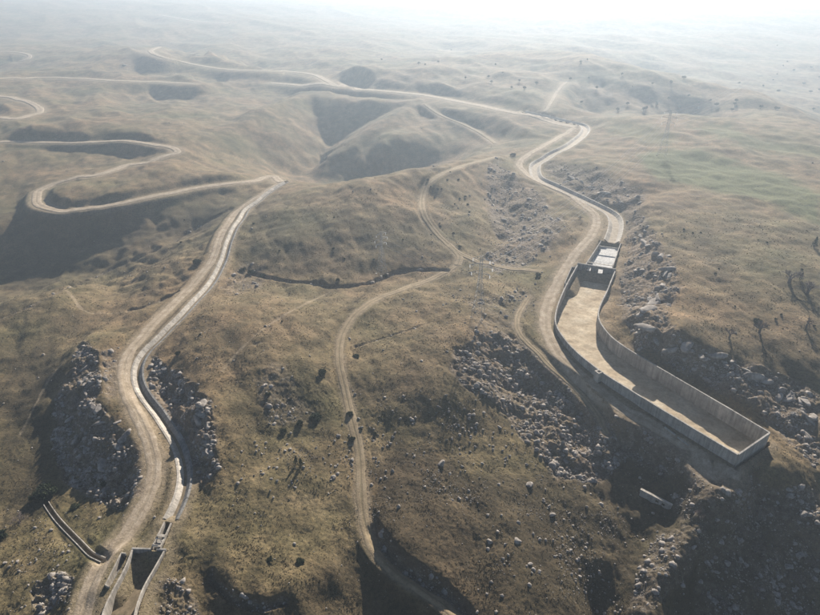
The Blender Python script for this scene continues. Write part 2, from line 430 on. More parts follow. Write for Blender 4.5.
# ------------------------------------------------------------------ roads, tracks, canals, ditches: survey lines
ROADS = [  # name, label, survey points, half width, kind
 ("dirt_road", "pale dirt service road following the stone-sided canal past the big concrete basin", [(576,128),(560,137),(540,148),(525,157),(519,165),(524,172),(540,181),(565,194),(586,206),(596,217),(595,230),(584,244),(570,262),(557,284),(547,308),(546,325),(556,351),(577,373),(611,400),(650,424),(695,451),(732,474)], 3.6, 'road'),
 ("dirt_road", "wide dusty dirt road beside the narrow concrete-lined canal on the left", [(281,183),(255,199),(236,214),(222,232),(211,262),(193,285),(165,312),(143,335),(128,355),(123,378),(130,400),(143,425),(152,450),(154,475),(147,503),(128,533),(110,552),(94,582),(82,612),(76,640)], 3.1, 'road'),
 ("farm_track", "worn earth track winding down the middle of the meadow", [(456,266),(430,280),(400,290),(370,303),(352,318),(341,338),(339,360),(345,390),(352,420),(359,450),(361,480),(362,505),(366,528),(375,550),(393,570),(425,592),(462,618)], 2.1, 'track'),
 ("farm_track", "curved pale track climbing the hillside above the stream junction", [(497,157),(460,167),(432,180),(422,197),(424,215),(436,233),(450,246),(460,256),(457,266)], 2.6, 'track'),
 ("farm_track", "short track crossing the stream towards the stone tips", [(449,244),(462,255),(480,262),(505,268),(540,271)], 2.2, 'track'),
 ("farm_track", "narrow track cut into the rubble slope below the basin", [(530,296),(517,318),(520,335),(535,350),(552,368),(575,388),(596,412),(607,436)], 1.6, 'track'),
 ("dirt_road", "hairpin road of pale earth looping over the shaded hillside", [(-20,142),(20,142),(60,143),(100,142),(130,141),(155,145),(178,151),(150,161),(110,171),(75,178),(50,186),(38,194),(36,202),(44,208),(65,211),(100,207),(140,199),(180,191),(225,184),(262,179),(286,181)], 4.2, 'road'),
 ("dirt_road", "long pale road crossing the far slopes above the dark hollow", [(576,128),(560,124),(530,117),(500,110),(460,102),(421,95),(380,91),(340,88),(305,86),(270,83)], 7.0, 'road'),
 ("dirt_road", "far road curving down from the rocky knoll to join the long road", [(160,47),(150,51),(160,56),(190,64),(230,70),(275,71),(310,74),(325,80),(340,88)], 6.0, 'road'),
 ("dirt_road", "straight pale road on the far left slope ending at a gully", [(-20,79),(20,78),(60,78),(100,80),(150,82),(195,84)], 6.0, 'road'),
 ("dirt_road", "pale road bend at the left edge below the straight road", [(-20,94),(5,97),(25,101),(36,106),(40,112),(20,118),(-20,117)], 5.5, 'road'),
 ("dirt_road", "small far bend of pale road near the top left", [(-20,52),(10,52),(27,54),(30,58),(16,63)], 5.0, 'road'),
 ("dirt_road", "thin spur road climbing away from the far road junction", [(533,116),(546,110),(552,100),(560,88),(566,82)], 2.6, 'road'),
 ("farm_track", "faint pale track down the far spur below the long road", [(424,104),(440,115),(462,124),(480,133),(496,144)], 2.6, 'track'),
 ("dirt_road", "hazy road trace high on the far hillside", [(158,15),(175,18),(200,22),(230,24)], 7, 'road'),
 ("footpath", "thin worn footpath across the left hill above the cliff", [(20,435),(38,400),(52,375),(70,357),(84,343)], 0.7, 'path'),
 ("footpath", "faint old cart line crossing the meadow crest", [(330,292),(290,312),(262,330),(238,352),(222,372)], 0.6, 'path'),
 ("footpath", "pale footpath edging the small hill by the valley", [(66,290),(75,300),(80,308),(90,313),(115,313),(138,310)], 0.7, 'path'),
]
CANAL_L = [(287,181),(264,196),(246,212),(234,229),(228,244),(223,262),(212,283),(184,312),(160,337),(146,352),(138,366),(137.5,381),(148,401),(165,422),(179,446),(185,468),(185,487),(178,507),(168,523)]
CANAL_R = [(522,111),(545,116),(566,121),(581,125),(586,130),(576,141),(553,153),(536,165),(535,172),(541,178),(556,187),(575,196),(597,205),(611,212),(616,221),(615,232),(611,242)]
DITCHES = [ # survey points, half width, depth
 ([(222,288),(240,278),(252,274),(275,279),(300,282),(322,284),(328,287),(350,286),(372,282),(388,275),(408,270),(430,270),(448,270)], 1.5, 1.7),
 ([(0,319),(30,306),(60,291)], 1.0, 0.6),
 ([(128,310),(140,308),(160,300),(178,293)], 1.3, 1.4),
 ([(252,345),(262,342)], 0.6, 0.3),
 ([(354,347),(380,339),(405,331),(430,322)], 0.5, 0.6),
 ([(60,290),(90,279),(115,267),(158,249),(198,227),(232,208)], 1.4, 1.3),
 ([(210,570),(216,583),(230,596),(248,603),(266,606),(285,600)], 1.1, 1.5),
 ([(372,528),(383,542),(394,556),(415,570),(440,590),(470,615)], 2.0, 1.5),
]
def smin_blend(F, D, ZR, hw, sh):
    w = 1 - smooth(hw, hw + sh, D)
    return F * (1 - w) + ZR * w
BARE = np.zeros_like(U)
road_lines = []
for (nm, lab, px, hw, kind) in ROADS:
    P = world_line(px, smooth_m=26 if kind == 'road' else 9)
    if nm == "footpath":
        D, ZR, SD = line_field(P, 6)
        BARE = np.maximum(BARE, 0.8 * (1 - smooth(0.3, 0.9, D + wu)))
        road_lines.append(P); continue
    near = max(1.0, float(np.median(np.hypot(P[:, 0], P[:, 1]))) / 350)
    sh = (4.5 if kind == 'road' else 2.0) * near * (1 + 1.2 * min(1.0, max(0.0, near - 1.5)))
    D, ZR, SD = line_field(P, hw + sh + 9)
    Z = smin_blend(Z, D, ZR, hw + 0.8 * near, sh).astype(np.float32)
    BARE = np.maximum(BARE, (1.0 if kind == 'road' else 0.75) * (1 - smooth(hw * 0.8, hw + min(sh * 0.75, 9.0), D + wu * 1.8)))
    road_lines.append(P)
def canal_cut(px, hw, depth, smooth_m, end_z=None):
    P = world_line(px, smooth_m=smooth_m, step=2.0)
    if end_z is not None:
        t = np.linspace(0, 1, len(P)); P[:, 2] = P[:, 2] * (1 - t ** 2) + end_z * t ** 2
    D, ZR, SD = line_field(P, hw + 12)
    global Z, BARE
    Z = smin_blend(Z, D, ZR + 0.15, hw + 1.2, 3.5).astype(np.float32)
    ZB_ = ZR - depth - 0.9
    w = 1 - smooth(hw - 0.5, hw + 0.15, D)
    Z = (Z * (1 - w) + np.minimum(Z, ZB_) * w).astype(np.float32)
    BARE = np.maximum(BARE, 0.9 * (1 - smooth(hw + 0.5, hw + 4.5, D + wu * 2)))
    ROCK[D < hw + 0.6] = 0
    return P
PCL = canal_cut(CANAL_L, 1.9, 1.0, 30)
PCR = canal_cut(CANAL_R, 4.4, 1.5, 40)
for (px, hw, dp) in DITCHES:
    P = world_line(px, smooth_m=6, step=1.5)
    D, ZR, SD = line_field(P, hw + 6)
    m = D + wu * 1.2
    Z = (Z - dp * (1 - smooth(hw * 0.3, hw * 1.5, m))).astype(np.float32)
    ROCK = np.maximum(ROCK, 0.5 * (1 - smooth(hw * 0.6, hw * 1.6, m)))

# ------------------------------------------------------------------ concrete basin outlines (surveyed at their rim height)
def rim(px, z):
    x, y = at_z(np.array([p[0] for p in px]), np.array([p[1] for p in px]), z)
    return np.stack([x, y], 1)
RZ, FZ = 6.0, -0.7
BL = rim([(578,264),(569,280),(563,292),(557,308),(555.5,322),(562,335),(576,351),(601,371),(626,387),(647,400),(690,426),(738,454.5)], RZ)
BR = rim([(615.5,270),(611,281),(607,291),(600,306),(598.5,316),(602,325),(612,337),(627,348),(653.5,364),(680,379.5),(728,407.5),(770,432.5)], RZ)
def rim_curve(P, keep_ends=2):
    # gentle smoothing of the bend, straight ends kept
    Q = crom(np.c_[P, np.zeros(len(P))], 3.0)[:, :2]
    return resample(Q, 1.5)
BLc, BRc = rim_curve(BL), rim_curve(BR)
R2Z, F2Z = 1.6, -3.0
B2L = rim([(132.5,549),(125,568),(113,590),(103,612),(98,640)], R2Z)
B2R = rim([(164.5,550),(154.5,568),(143.5,587),(135,612),(131,640)], R2Z)
B2Lc, B2Rc = rim_curve(B2L), rim_curve(B2R)
def in_poly(X, Y, P):
    ins = np.zeros(X.shape, bool)
    for k in range(len(P)):
        x1, y1 = P[k]; x2, y2 = P[(k + 1) % len(P)]
        if y1 == y2: continue
        ins ^= ((y1 > Y) != (y2 > Y)) & (X < (x2 - x1) * (Y - y1) / (y2 - y1) + x1)
    return ins
def poly_dist(X, Y, P):
    d = np.full(X.shape, 1e9)
    for k in range(len(P)):
        x1, y1 = P[k]; x2, y2 = P[(k + 1) % len(P)]
        dx, dy = x2 - x1, y2 - y1; L = dx * dx + dy * dy + 1e-9
        t = np.clip(((X - x1) * dx + (Y - y1) * dy) / L, 0, 1)
        d = np.minimum(d, np.hypot(X - x1 - t * dx, Y - y1 - t * dy))
    return d
def carve(P, floor, outer, level=None, blend=2.0):
    """sink the ground inside outline P (and `outer` metres round it) below the floor; first level the surroundings"""
    global Z, BARE
    lo = P.min(0) - 14; hi = P.max(0) + 14
    sel = np.where((GX > lo[0]) & (GX < hi[0]) & (GY > lo[1]) & (GY < hi[1]))
    X = GX[sel]; Y = GY[sel]
    ins = in_poly(X, Y, P); d = poly_dist(X, Y, P); s = np.where(ins, -d, d)
    z = Z[sel]
    if level is not None:
        w = 1 - smooth(0.5, 7, s); z = z * (1 - w) + level(X, Y, z) * w
    Z[sel] = z
    pre = z.copy()
    z = np.where(s < outer, np.minimum(z, floor), z)
    Z[sel] = z
    BARE[sel] = np.maximum(BARE[sel], 0.55 * (1 - smooth(2, 6, s)))
    ROCK[sel] = ROCK[sel] * smooth(0.5, 4, s)
    return sel, pre
OUT1 = np.vstack([BLc, BRc[::-1]])
OUT2 = np.vstack([B2Lc, B2Rc[::-1]])
def lev1(X, Y, z):  # ground level kept under the rim
    return np.clip(z, 1.0, RZ - 0.9)
def lev2(X, Y, z): return np.clip(z, R2Z - 1.2, R2Z - 0.35)
Zpre = None
# stilling pool upstream of the head wall
POOL = rim([(600.5,241),(590.5,260.5),(613,266),(620.5,243.5)], 6.0)
POOL = rim([(600.5,241),(587,267),(613.5,271),(620.5,243.5)], 6.0)
# rows: the pool and side pocket
sel, pre = carve(OUT1, FZ - 0.8, 1.3, lev1)
ZV = Z.copy(); ZV[sel] = pre
sel, pre = carve(POOL, 1.4, 0.7, lambda X, Y, z: np.clip(z, 4.5, 5.6)); ZV[sel] = np.where(ZV[sel] < FZ + .2, ZV[sel], pre)
sel, pre = carve(OUT2, F2Z - 0.6, 0.35, lev2); ZV[sel] = pre
BOX2 = rim([(164.5,521.5),(171.5,522.5),(160.0,549.0),(151.5,548.0)], 1.6)
sel, pre = carve(BOX2, F2Z + 0.2, 0.1, lambda X, Y, z: np.clip(z, 1.0, 1.35)); ZV[sel] = pre
SIDE2 = rim([(125.5,555),(108,586),(104.5,584),(121,554)], 1.3)
sel, pre = carve(SIDE2, -1.3, 0.1, lambda X, Y, z: np.clip(z, 0.6, 1.1)); ZV[sel] = pre
SIDE1 = rim([(577.5,267),(571.5,267.5),(565,283),(569,284)], 5.0)
sel, pre = carve(SIDE1, 1.0, 0.2, lambda X, Y, z: np.clip(z, 2.5, 4.6)); 
# small field channel
PSC = world_line([(46,503),(54,515),(66,529),(80,543),(92,555),(104,560)], smooth_m=5, step=1.0)
D, ZR, SD = line_field(PSC, 8)
Z = smin_blend(Z, D, ZR, 1.4, 1.5).astype(np.float32)
w = 1 - smooth(0.75, 0.95, D); Z = (Z - w * 1.4).astype(np.float32)
ZF = Z
def ground(x, y): return grid_sample(ZF, x, y)
def ground_v(x, y): return grid_sample(ZV, x, y)

# ------------------------------------------------------------------ materials
def new_mat(name, rough=0.95):
    m = bpy.data.materials.new(name); m.use_nodes = True
    t = m.node_tree; b = t.nodes["Principled BSDF"]
    b.inputs["Roughness"].default_value = rough
    b.inputs["Specular IOR Level"].default_value = 0.15
    return m, t, b
def nz(t, scale, detail=5, rough=0.6, coord='Object', dim='3D'):
    tc = t.nodes.get("tc") or t.nodes.new("ShaderNodeTexCoord"); tc.name = "tc"
    n = t.nodes.new("ShaderNodeTexNoise"); n.inputs["Scale"].default_value = scale
    n.inputs["Detail"].default_value = detail; n.inputs["Roughness"].default_value = rough
    t.links.new(tc.outputs[coord], n.inputs["Vector"])
    return n.outputs["Fac"]
def ramp(t, fac, stops):
    r_ = t.nodes.new("ShaderNodeValToRGB"); e = r_.color_ramp.elements
    while len(e) < len(stops): e.new(0.5)
    for k, (p, c) in enumerate(stops):
        e[k].position = p; e[k].color = (c[0], c[1], c[2], 1) if hasattr(c, '__len__') else (c, c, c, 1)
    t.links.new(fac, r_.inputs[0]); return r_.outputs[0]
def mix(t, fac, a, b, mode='MIX'):
    m = t.nodes.new("ShaderNodeMix"); m.data_type = 'RGBA'; m.blend_type = mode
    for s, v in ((m.inputs[0], fac), (m.inputs[6], a), (m.inputs[7], b)):
        if isinstance(v, (int, float)): s.default_value = v
        elif isinstance(v, tuple): s.default_value = (v[0], v[1], v[2], 1)
        else: t.links.new(v, s)
    return m.outputs[2]
def mth(t, op, a, b=None, clamp=False):
    m = t.nodes.new("ShaderNodeMath"); m.operation = op; m.use_clamp = clamp
    for s, v in zip(m.inputs, (a, b)):
        if v is None: continue
        if isinstance(v, (int, float)): s.default_value = v
        else: t.links.new(v, s)
    return m.outputs[0]
def attr(t, name):
    a = t.nodes.new("ShaderNodeAttribute"); a.attribute_name = name; return a
def bump(t, b, h, strength, dist):
    n = t.nodes.new("ShaderNodeBump"); n.inputs["Strength"].default_value = strength; n.inputs["Distance"].default_value = dist
    t.links.new(h, n.inputs["Height"]); t.links.new(n.outputs[0], b.inputs["Normal"])

def ground_material():
    m, t, b = new_mat("dry_grassland", 0.97)
    z = attr(t, "zones"); sp = t.nodes.new("ShaderNodeSeparateColor"); t.links.new(z.outputs["Color"], sp.inputs[0])
    rock, green, bare = sp.outputs[0], sp.outputs[1], sp.outputs[2]
    big = nz(t, 0.012, 5, 0.6); mid = nz(t, 0.08, 6, 0.65); fine = nz(t, 0.9, 6, 0.7); vfine = nz(t, 4.0, 3, 0.7)
    grass = ramp(t, mid, [(0.30, (0.086, 0.069, 0.037)), (0.5, (0.170, 0.128, 0.070)), (0.70, (0.262, 0.195, 0.115))])
    g2 = ramp(t, big, [(0.33, (0.70, 0.80, 0.66)), (0.48, (1.0, 1.0, 0.94)), (0.58, (1.08, 1.0, 0.96)), (0.7, (1.28, 1.14, 1.08))])
    grass = mix(t, 1.0, grass, g2, 'MULTIPLY')
    tuft = ramp(t, fine, [(0.34, (0.52, 0.54, 0.53)), (0.5, (0.96, 0.97, 0.97)), (0.68, (1.28, 1.23, 1.14))])
    grass = mix(t, 1.0, grass, tuft, 'MULTIPLY')
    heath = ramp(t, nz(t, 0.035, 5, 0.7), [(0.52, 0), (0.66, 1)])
    grass = mix(t, mth(t, 'MAXIMUM', mth(t, 'MULTIPLY', heath, 0.5), mth(t, 'MULTIPLY', z.outputs['Alpha'], ramp(t, mid, [(0.3, 1.0), (0.7, 0.72)]))), grass, mix(t, 1.0, (0.056, 0.042, 0.025), tuft, 'MULTIPLY'))  # noise gives heath patches; the alpha zones add painted slope shade
    greenc = mix(t, 1.0, ramp(t, mid, [(0.3, (0.085, 0.095, 0.036)), (0.7, (0.15, 0.15, 0.066))]), tuft, 'MULTIPLY')
    c = mix(t, green, grass, greenc)
    barec = ramp(t, fine, [(0.3, (0.20, 0.155, 0.10)), (0.55, (0.33, 0.26, 0.175)), (0.75, (0.42, 0.34, 0.24))])
    bf = mth(t, 'MULTIPLY', bare, ramp(t, nz(t, 0.35, 5, 0.7), [(0.3, 0.15), (0.6, 1.0)]), True)
    c = mix(t, bf, c, barec)
    vor = t.nodes.new("ShaderNodeTexVoronoi"); vor.inputs["Scale"].default_value = 0.55; vor.feature = 'F1'
    t.links.new(t.nodes["tc"].outputs["Object"], vor.inputs["Vector"])
    rc = ramp(t, nz(t, 0.5, 8, 0.75), [(0.3, (0.075, 0.056, 0.040)), (0.5, (0.185, 0.142, 0.105)), (0.66, (0.34, 0.30, 0.255)), (0.8, (0.50, 0.46, 0.41))])
    rf = mth(t, 'MULTIPLY', rock, ramp(t, nz(t, 0.22, 7, 0.75), [(0.36, 0.1), (0.56, 1.0)]), True)
    c = mix(t, rf, c, rc)
    # grazing trails along the contours
    sz = t.nodes.new("ShaderNodeSeparateXYZ"); t.links.new(t.nodes["tc"].outputs["Object"], sz.inputs[0])
    ph = mth(t, 'ADD', mth(t, 'MULTIPLY', sz.outputs[2], 5.2), mth(t, 'MULTIPLY', mid, 9.0))
    tr = ramp(t, mth(t, 'SINE', ph), [(0.72, 1.0), (0.97, 0.76)])
    c = mix(t, ramp(t, nz(t, 0.02, 4), [(0.42, 0.0), (0.6, 0.8)]), c, mix(t, 1.0, c, tr, 'MULTIPLY'))
    # tufts and pebbles too small to be built
    peb = ramp(t, vfine, [(0.30, 0.62), (0.5, 1.0), (0.74, 1.30)])
    c = mix(t, 1.0, c, peb, 'MULTIPLY')
    t.links.new(c, b.inputs["Base Color"])
    h = mth(t, 'ADD', mth(t, 'MULTIPLY', fine, 0.8), mth(t, 'MULTIPLY', vfine, 0.25))
    h = mth(t, 'ADD', h, mth(t, 'MULTIPLY', mth(t, 'MULTIPLY', rock, vor.outputs["Distance"]), 0.9))
    bump(t, b, h, 0.9, 0.55)
    return m
def road_material(name, dusty):
    m, t, b = new_mat(name, 0.95)
    uv = t.nodes.new("ShaderNodeUVMap"); sp = t.nodes.new("ShaderNodeSeparateXYZ"); t.links.new(uv.outputs[0], sp.inputs[0])
    across = sp.outputs[0]
    n1 = nz(t, 0.25, 6, 0.7); n2 = nz(t, 1.6, 5, 0.7)
    c = ramp(t, n1, [(0.3, (0.25, 0.195, 0.13)), (0.55, (0.40, 0.32, 0.23)), (0.75, (0.54, 0.46, 0.36))] if dusty else
             [(0.3, (0.20, 0.15, 0.09)), (0.55, (0.31, 0.24, 0.15)), (0.75, (0.38, 0.30, 0.20))])
    c = mix(t, 1.0, c, ramp(t, n2, [(0.3, 0.72), (0.7, 1.2)]), 'MULTIPLY')
    a = mth(t, 'ABSOLUTE', across)
    wob = mth(t, 'MULTIPLY', mth(t, 'SUBTRACT', nz(t, 0.1, 3), 0.5), 0.5)
    ctr = ramp(t, mth(t, 'ADD', a, wob), [(0.08, 1.0), (0.26, 0.0)])
    edge = ramp(t, mth(t, 'ADD', a, mth(t, 'MULTIPLY', mth(t, 'SUBTRACT', n2, 0.5), 1.1)), [(0.72, 0.0), (1.0, 1.0)])
    grassy = (0.17, 0.135, 0.075)
    c = mix(t, mth(t, 'MULTIPLY', ctr, 0.22 if dusty else 0.6), c, grassy)
    c = mix(t, mth(t, 'MULTIPLY', edge, 0.85), c, (0.20, 0.16, 0.095))
    t.links.new(c, b.inputs["Base Color"])
    bump(t, b, mth(t, 'ADD', n2, mth(t, 'MULTIPLY', ctr, 0.6)), 0.6, 0.3)
    return m
def concrete_material(name, base=(0.42, 0.39, 0.345), dark=0.6, rough=0.85):
    m, t, b = new_mat(name, rough)
    n1 = nz(t, 0.35, 6, 0.7); n2 = nz(t, 3.0, 5, 0.7)
    mp = t.nodes.new("ShaderNodeMapping"); mp.inputs["Scale"].default_value = (1.3, 1.3, 0.12)
    t.links.new(t.nodes["tc"].outputs["Object"], mp.inputs["Vector"])
    st = t.nodes.new("ShaderNodeTexNoise"); st.inputs["Scale"].default_value = 0.9; st.inputs["Detail"].default_value = 5
    t.links.new(mp.outputs[0], st.inputs["Vector"])
    c = mix(t, 1.0, base, ramp(t, n1, [(0.3, dark), (0.7, 1.15)]), 'MULTIPLY')
    c = mix(t, 1.0, c, ramp(t, st.outputs["Fac"], [(0.35, 0.72), (0.6, 1.08)]), 'MULTIPLY')
    c = mix(t, 1.0, c, ramp(t, n2, [(0.3, 0.85), (0.7, 1.1)]), 'MULTIPLY')
    oi = t.nodes.new("ShaderNodeObjectInfo")
    c = mix(t, 1.0, c, ramp(t, oi.outputs["Random"], [(0.0, 0.86), (1.0, 1.12)]), 'MULTIPLY')
    t.links.new(c, b.inputs["Base Color"]); bump(t, b, n2, 0.4, 0.05)
    return m
def simple_mat(name, c1, c2, scale=2.0, rough=0.9, bs=0.4, bd=0.05):
    m, t, b = new_mat(name, rough)
    n = nz(t, scale, 6, 0.7)
    t.links.new(ramp(t, n, [(0.32, c1), (0.68, c2)]), b.inputs["Base Color"])
    bump(t, b, n, bs, bd)
    return m
M_GROUND = ground_material()
M_ROAD = road_material("road_dust", True)
M_TRACK = road_material("track_earth", False)
M_CONC = concrete_material("weathered_concrete")
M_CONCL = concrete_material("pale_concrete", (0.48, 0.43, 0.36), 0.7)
M_CONCD = concrete_material("shade_toned_concrete", (0.30, 0.285, 0.26), 0.6)  # darker copy of the concrete, shade put into its base colour
M_SEDI = None
M_ROCK = simple_mat("limestone", (0.12, 0.10, 0.083), (0.43, 0.39, 0.345), 0.8, 0.9, 0.7, 0.2)
M_STEEL = simple_mat("galvanised_steel", (0.30, 0.31, 0.32), (0.45, 0.46, 0.47), 1.0, 0.5)
M_STEEL.node_tree.nodes["Principled BSDF"].inputs["Metallic"].default_value = 0.6
M_GLASS = simple_mat("glazed_insulator", (0.75, 0.77, 0.78), (0.85, 0.86, 0.86), 1.0, 0.15)
M_BARK = simple_mat("bark", (0.06, 0.048, 0.04), (0.13, 0.11, 0.095), 3.0)
M_TWIG = simple_mat("bare_twigs", (0.12, 0.095, 0.085), (0.22, 0.18, 0.16), 2.0)
M_LEAF = simple_mat("dark_evergreen_leaves", (0.018, 0.026, 0.014), (0.05, 0.062, 0.03), 1.5)
M_WATER = simple_mat("dark_water", (0.02, 0.022, 0.018), (0.035, 0.034, 0.024), 0.2, 0.12, 0.05, 0.02)

# ------------------------------------------------------------------ object helpers
def tag(o, label=None, cat=None, group=None, kind=None):
    if label: o["label"] = label
    if cat: o["category"] = cat
    if group: o["group"] = group
    if kind: o["kind"] = kind
    return o
def mesh_np(name, verts, faces, mat, smooth_=False, quads=True):
    me = bpy.data.meshes.new(name)
    verts = np.asarray(verts, np.float32); faces = np.asarray(faces, np.int32)
    k = faces.shape[1]
    me.vertices.add(len(verts)); me.vertices.foreach_set("co", verts.ravel())
    me.loops.add(faces.size); me.loops.foreach_set("vertex_index", faces.ravel())
    me.polygons.add(len(faces))
    me.polygons.foreach_set("loop_start", np.arange(0, faces.size, k, dtype=np.int32))
    me.polygons.foreach_set("loop_total", np.full(len(faces), k, np.int32))
    me.update(calc_edges=True)
    if smooth_: me.polygons.foreach_set("use_smooth", np.ones(len(faces), bool))
    if mat: me.materials.append(mat)
    return me
def link(name, me, parent=None, loc=None, rot=None):
    o = bpy.data.objects.new(name, me); COL.objects.link(o)
    if parent: o.parent = parent
    if loc is not None: o.location = loc
    if rot is not None: o.rotation_euler = rot
    return o
def empty(name, loc, rot=(0, 0, 0)):
    o = bpy.data.objects.new(name, None); COL.objects.link(o)
    o.location = loc; o.rotation_euler = rot; o.empty_display_size = 0.5
    return o
class MB:
    def __init__(s): s.v = []; s.f = []
    def quadbox(s, c8):
        n = len(s.v); s.v += [tuple(c) for c in c8]
        for f in ((0,3,2,1),(4,5,6,7),(0,1,5,4),(1,2,6,5),(2,3,7,6),(3,0,4,7)): s.f.append(tuple(n + i for i in f))
    def box(s, x0, x1, y0, y1, z0, z1):
        s.quadbox([(x0,y0,z0),(x1,y0,z0),(x1,y1,z0),(x0,y1,z0),(x0,y0,z1),(x1,y0,z1),(x1,y1,z1),(x0,y1,z1)])
    def bar(s, a, b, r0, r1=None, n=4):
        r1 = r0 if r1 is None else r1
        a = Vector(a); b = Vector(b); d = (b - a)
        if d.length < 1e-6: return
        d.normalize(); q = d.orthogonal().normalized(); w = d.cross(q)
        k = len(s.v)
        for (p, r_) in ((a, r0), (b, r1)):
            for i in range(n):
                an = 2 * math.pi * i / n + 0.4
                s.v.append(tuple(p + (q * math.cos(an) + w * math.sin(an)) * r_))
        for i in range(n):
            j = (i + 1) % n; s.f.append((k + i, k + j, k + n + j, k + n + i))
        s.f.append(tuple(k + i for i in range(n))[::-1]); s.f.append(tuple(k + n + i for i in range(n)))
    def mesh(s, name, mat):
        me = bpy.data.meshes.new(name); me.from_pydata(s.v, [], s.f); me.update()
        if mat: me.materials.append(mat)
        return me
def offset_line(P, d):
    T = np.gradient(P[:, :2], axis=0); T /= np.linalg.norm(T, axis=1)[:, None] + 1e-9
    Nn = np.stack([T[:, 1], -T[:, 0]], 1)   # right-hand side
    return P[:, :2] + Nn * np.asarray(d).reshape(-1, 1)
def sweep(name, P, prof, mat, parent=None, closed=True):
    """sweep a cross-section [(right offset, height)] along P (x, y, z)"""
    n = len(P); m = len(prof)
    T = np.gradient(P[:, :2], axis=0); T /= np.linalg.norm(T, axis=1)[:, None] + 1e-9
    Nn = np.stack([T[:, 1], -T[:, 0]], 1)
    vs = np.zeros((n, m, 3))
    for k, (o, h) in enumerate(prof):
        vs[:, k, :2] = P[:, :2] + Nn * o; vs[:, k, 2] = P[:, 2] + h
    faces = []
    for i in range(n - 1):
        for k in range(m if closed else m - 1):
            k2 = (k + 1) % m
            faces.append((i * m + k, (i + 1) * m + k, (i + 1) * m + k2, i * m + k2))
    me = bpy.data.meshes.new(name)
    if closed:
        faces.append(tuple(range(m))); faces.append(tuple((n - 1) * m + k for k in range(m))[::-1])
    me.from_pydata(vs.reshape(-1, 3).tolist(), [], faces); me.update()
    me.materials.append(mat)
    return link(name, me, parent)
def slice_line(P, L, gap=0.03):
    d = np.concatenate([[0], np.cumsum(np.linalg.norm(np.diff(P[:, :2], axis=0), axis=1))])
    n = max(1, int(round(d[-1] / L))); out = []
    for k in range(n):
        a, b = d[-1] * k / n + gap, d[-1] * (k + 1) / n - gap
        m = max(2, int((b - a) / 1.4) + 1)
        s = np.linspace(a, b, m)
        out.append(np.stack([np.interp(s, d, P[:, c]) for c in range(P.shape[1])], 1))
    return out

# ------------------------------------------------------------------ the ground sheet
def build_ground():
    vi = np.arange(NR * NA).reshape(NR, NA)
    f = np.stack([vi[:-1, :-1], vi[:-1, 1:], vi[1:, 1:], vi[1:, :-1]], -1).reshape(-1, 4)
    v = np.stack([GX, GY, ZF], -1).reshape(-1, 3)
    me = mesh_np("ground", v, f[:, ::-1].copy(), M_GROUND, True)
    c = me.attributes.new("zones", 'FLOAT_COLOR', 'POINT')
    z = np.stack([np.clip(ROCK, 0, 1), np.clip(GREEN, 0, 1), np.clip(BARE, 0, 1), np.clip(HEATH_SHADE, 0, 1)], -1).astype(np.float32)
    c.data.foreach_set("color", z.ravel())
    o = link("ground", me)
    tag(o, "dry grass hills and valleys of short tan turf", None, None, "structure")
    return o
build_ground()
def verge(name, C, off0, off1, sign):
    """strip of ground that closes against a basin wall; C is the wall line"""
    offs = np.linspace(off0, off1, 5) * sign
    rowsv = []
    for k, o_ in enumerate(offs):
        q = offset_line(C, np.full(len(C), o_)); z = ground_v(q[:, 0], q[:, 1]) + (0.06 if 0 < k < 4 else (0.04 if k == 0 else -0.35))
        rowsv.append(np.c_[q, z])
    v = np.stack(rowsv, 1); n, m = v.shape[:2]
    vi = np.arange(n * m).reshape(n, m)
    f = np.stack([vi[:-1, :-1], vi[1:, :-1], vi[1:, 1:], vi[:-1, 1:]], -1).reshape(-1, 4)
    me = mesh_np(name, v.reshape(-1, 3), f, M_GROUND, True)
    c = me.attributes.new("zones", 'FLOAT_COLOR', 'POINT')
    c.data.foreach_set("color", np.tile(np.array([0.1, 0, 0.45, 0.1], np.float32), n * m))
    tag(link(name, me), None, None, None, "structure")

# ------------------------------------------------------------------ roads
for (nm, lab, px, hw, kind), P in zip(ROADS, road_lines):
    if nm == "footpath": continue
    m = 9; n = len(P)
    s = np.concatenate([[0], np.cumsum(np.linalg.norm(np.diff(P[:, :2], axis=0), axis=1))])
    jl = hw * (1 + 0.16 * perlin(s / 7, s * 0 + 3.3, 5) + 0.1 * perlin(s / 2.2, s * 0 + 1.3, 6))
    jr = hw * (1 + 0.16 * perlin(s / 7, s * 0 + 8.3, 5) + 0.1 * perlin(s / 2.2, s * 0 + 6.3, 6))
    dist = np.hypot(P[:, 0], P[:, 1])
    cols = []
    for k in range(m):
        a = -1 + 2 * k / (m - 1)
        q = offset_line(P, np.where(a < 0, jl, jr) * a)
        z = ground(q[:, 0], q[:, 1])
        z = z + (0.07 + dist * 0.0005) * (1 if 0 < k < m - 1 else -1.2)
        rut = -0.05 if k in (2, 6) else 0
        cols.append(np.c_[q, z + rut])
    v = np.stack(cols, 1)
    vi = np.arange(n * m).reshape(n, m)
    f = np.stack([vi[:-1, :-1], vi[:-1, 1:], vi[1:, 1:], vi[1:, :-1]], -1).reshape(-1, 4)[:, ::-1].copy()
    me = mesh_np(nm, v.reshape(-1, 3), f, M_ROAD if kind == 'road' else M_TRACK, True)
    uvl = me.uv_layers.new(name="UVMap")
    uv = np.zeros((n, m, 2), np.float32); uv[:, :, 0] = np.linspace(-1, 1, m)[None]; uv[:, :, 1] = s[:, None]
    uvl.data.foreach_set("uv", uv.reshape(-1, 2)[f.ravel()].ravel())
    o = link(nm, me); tag(o, lab, None, None, "structure")

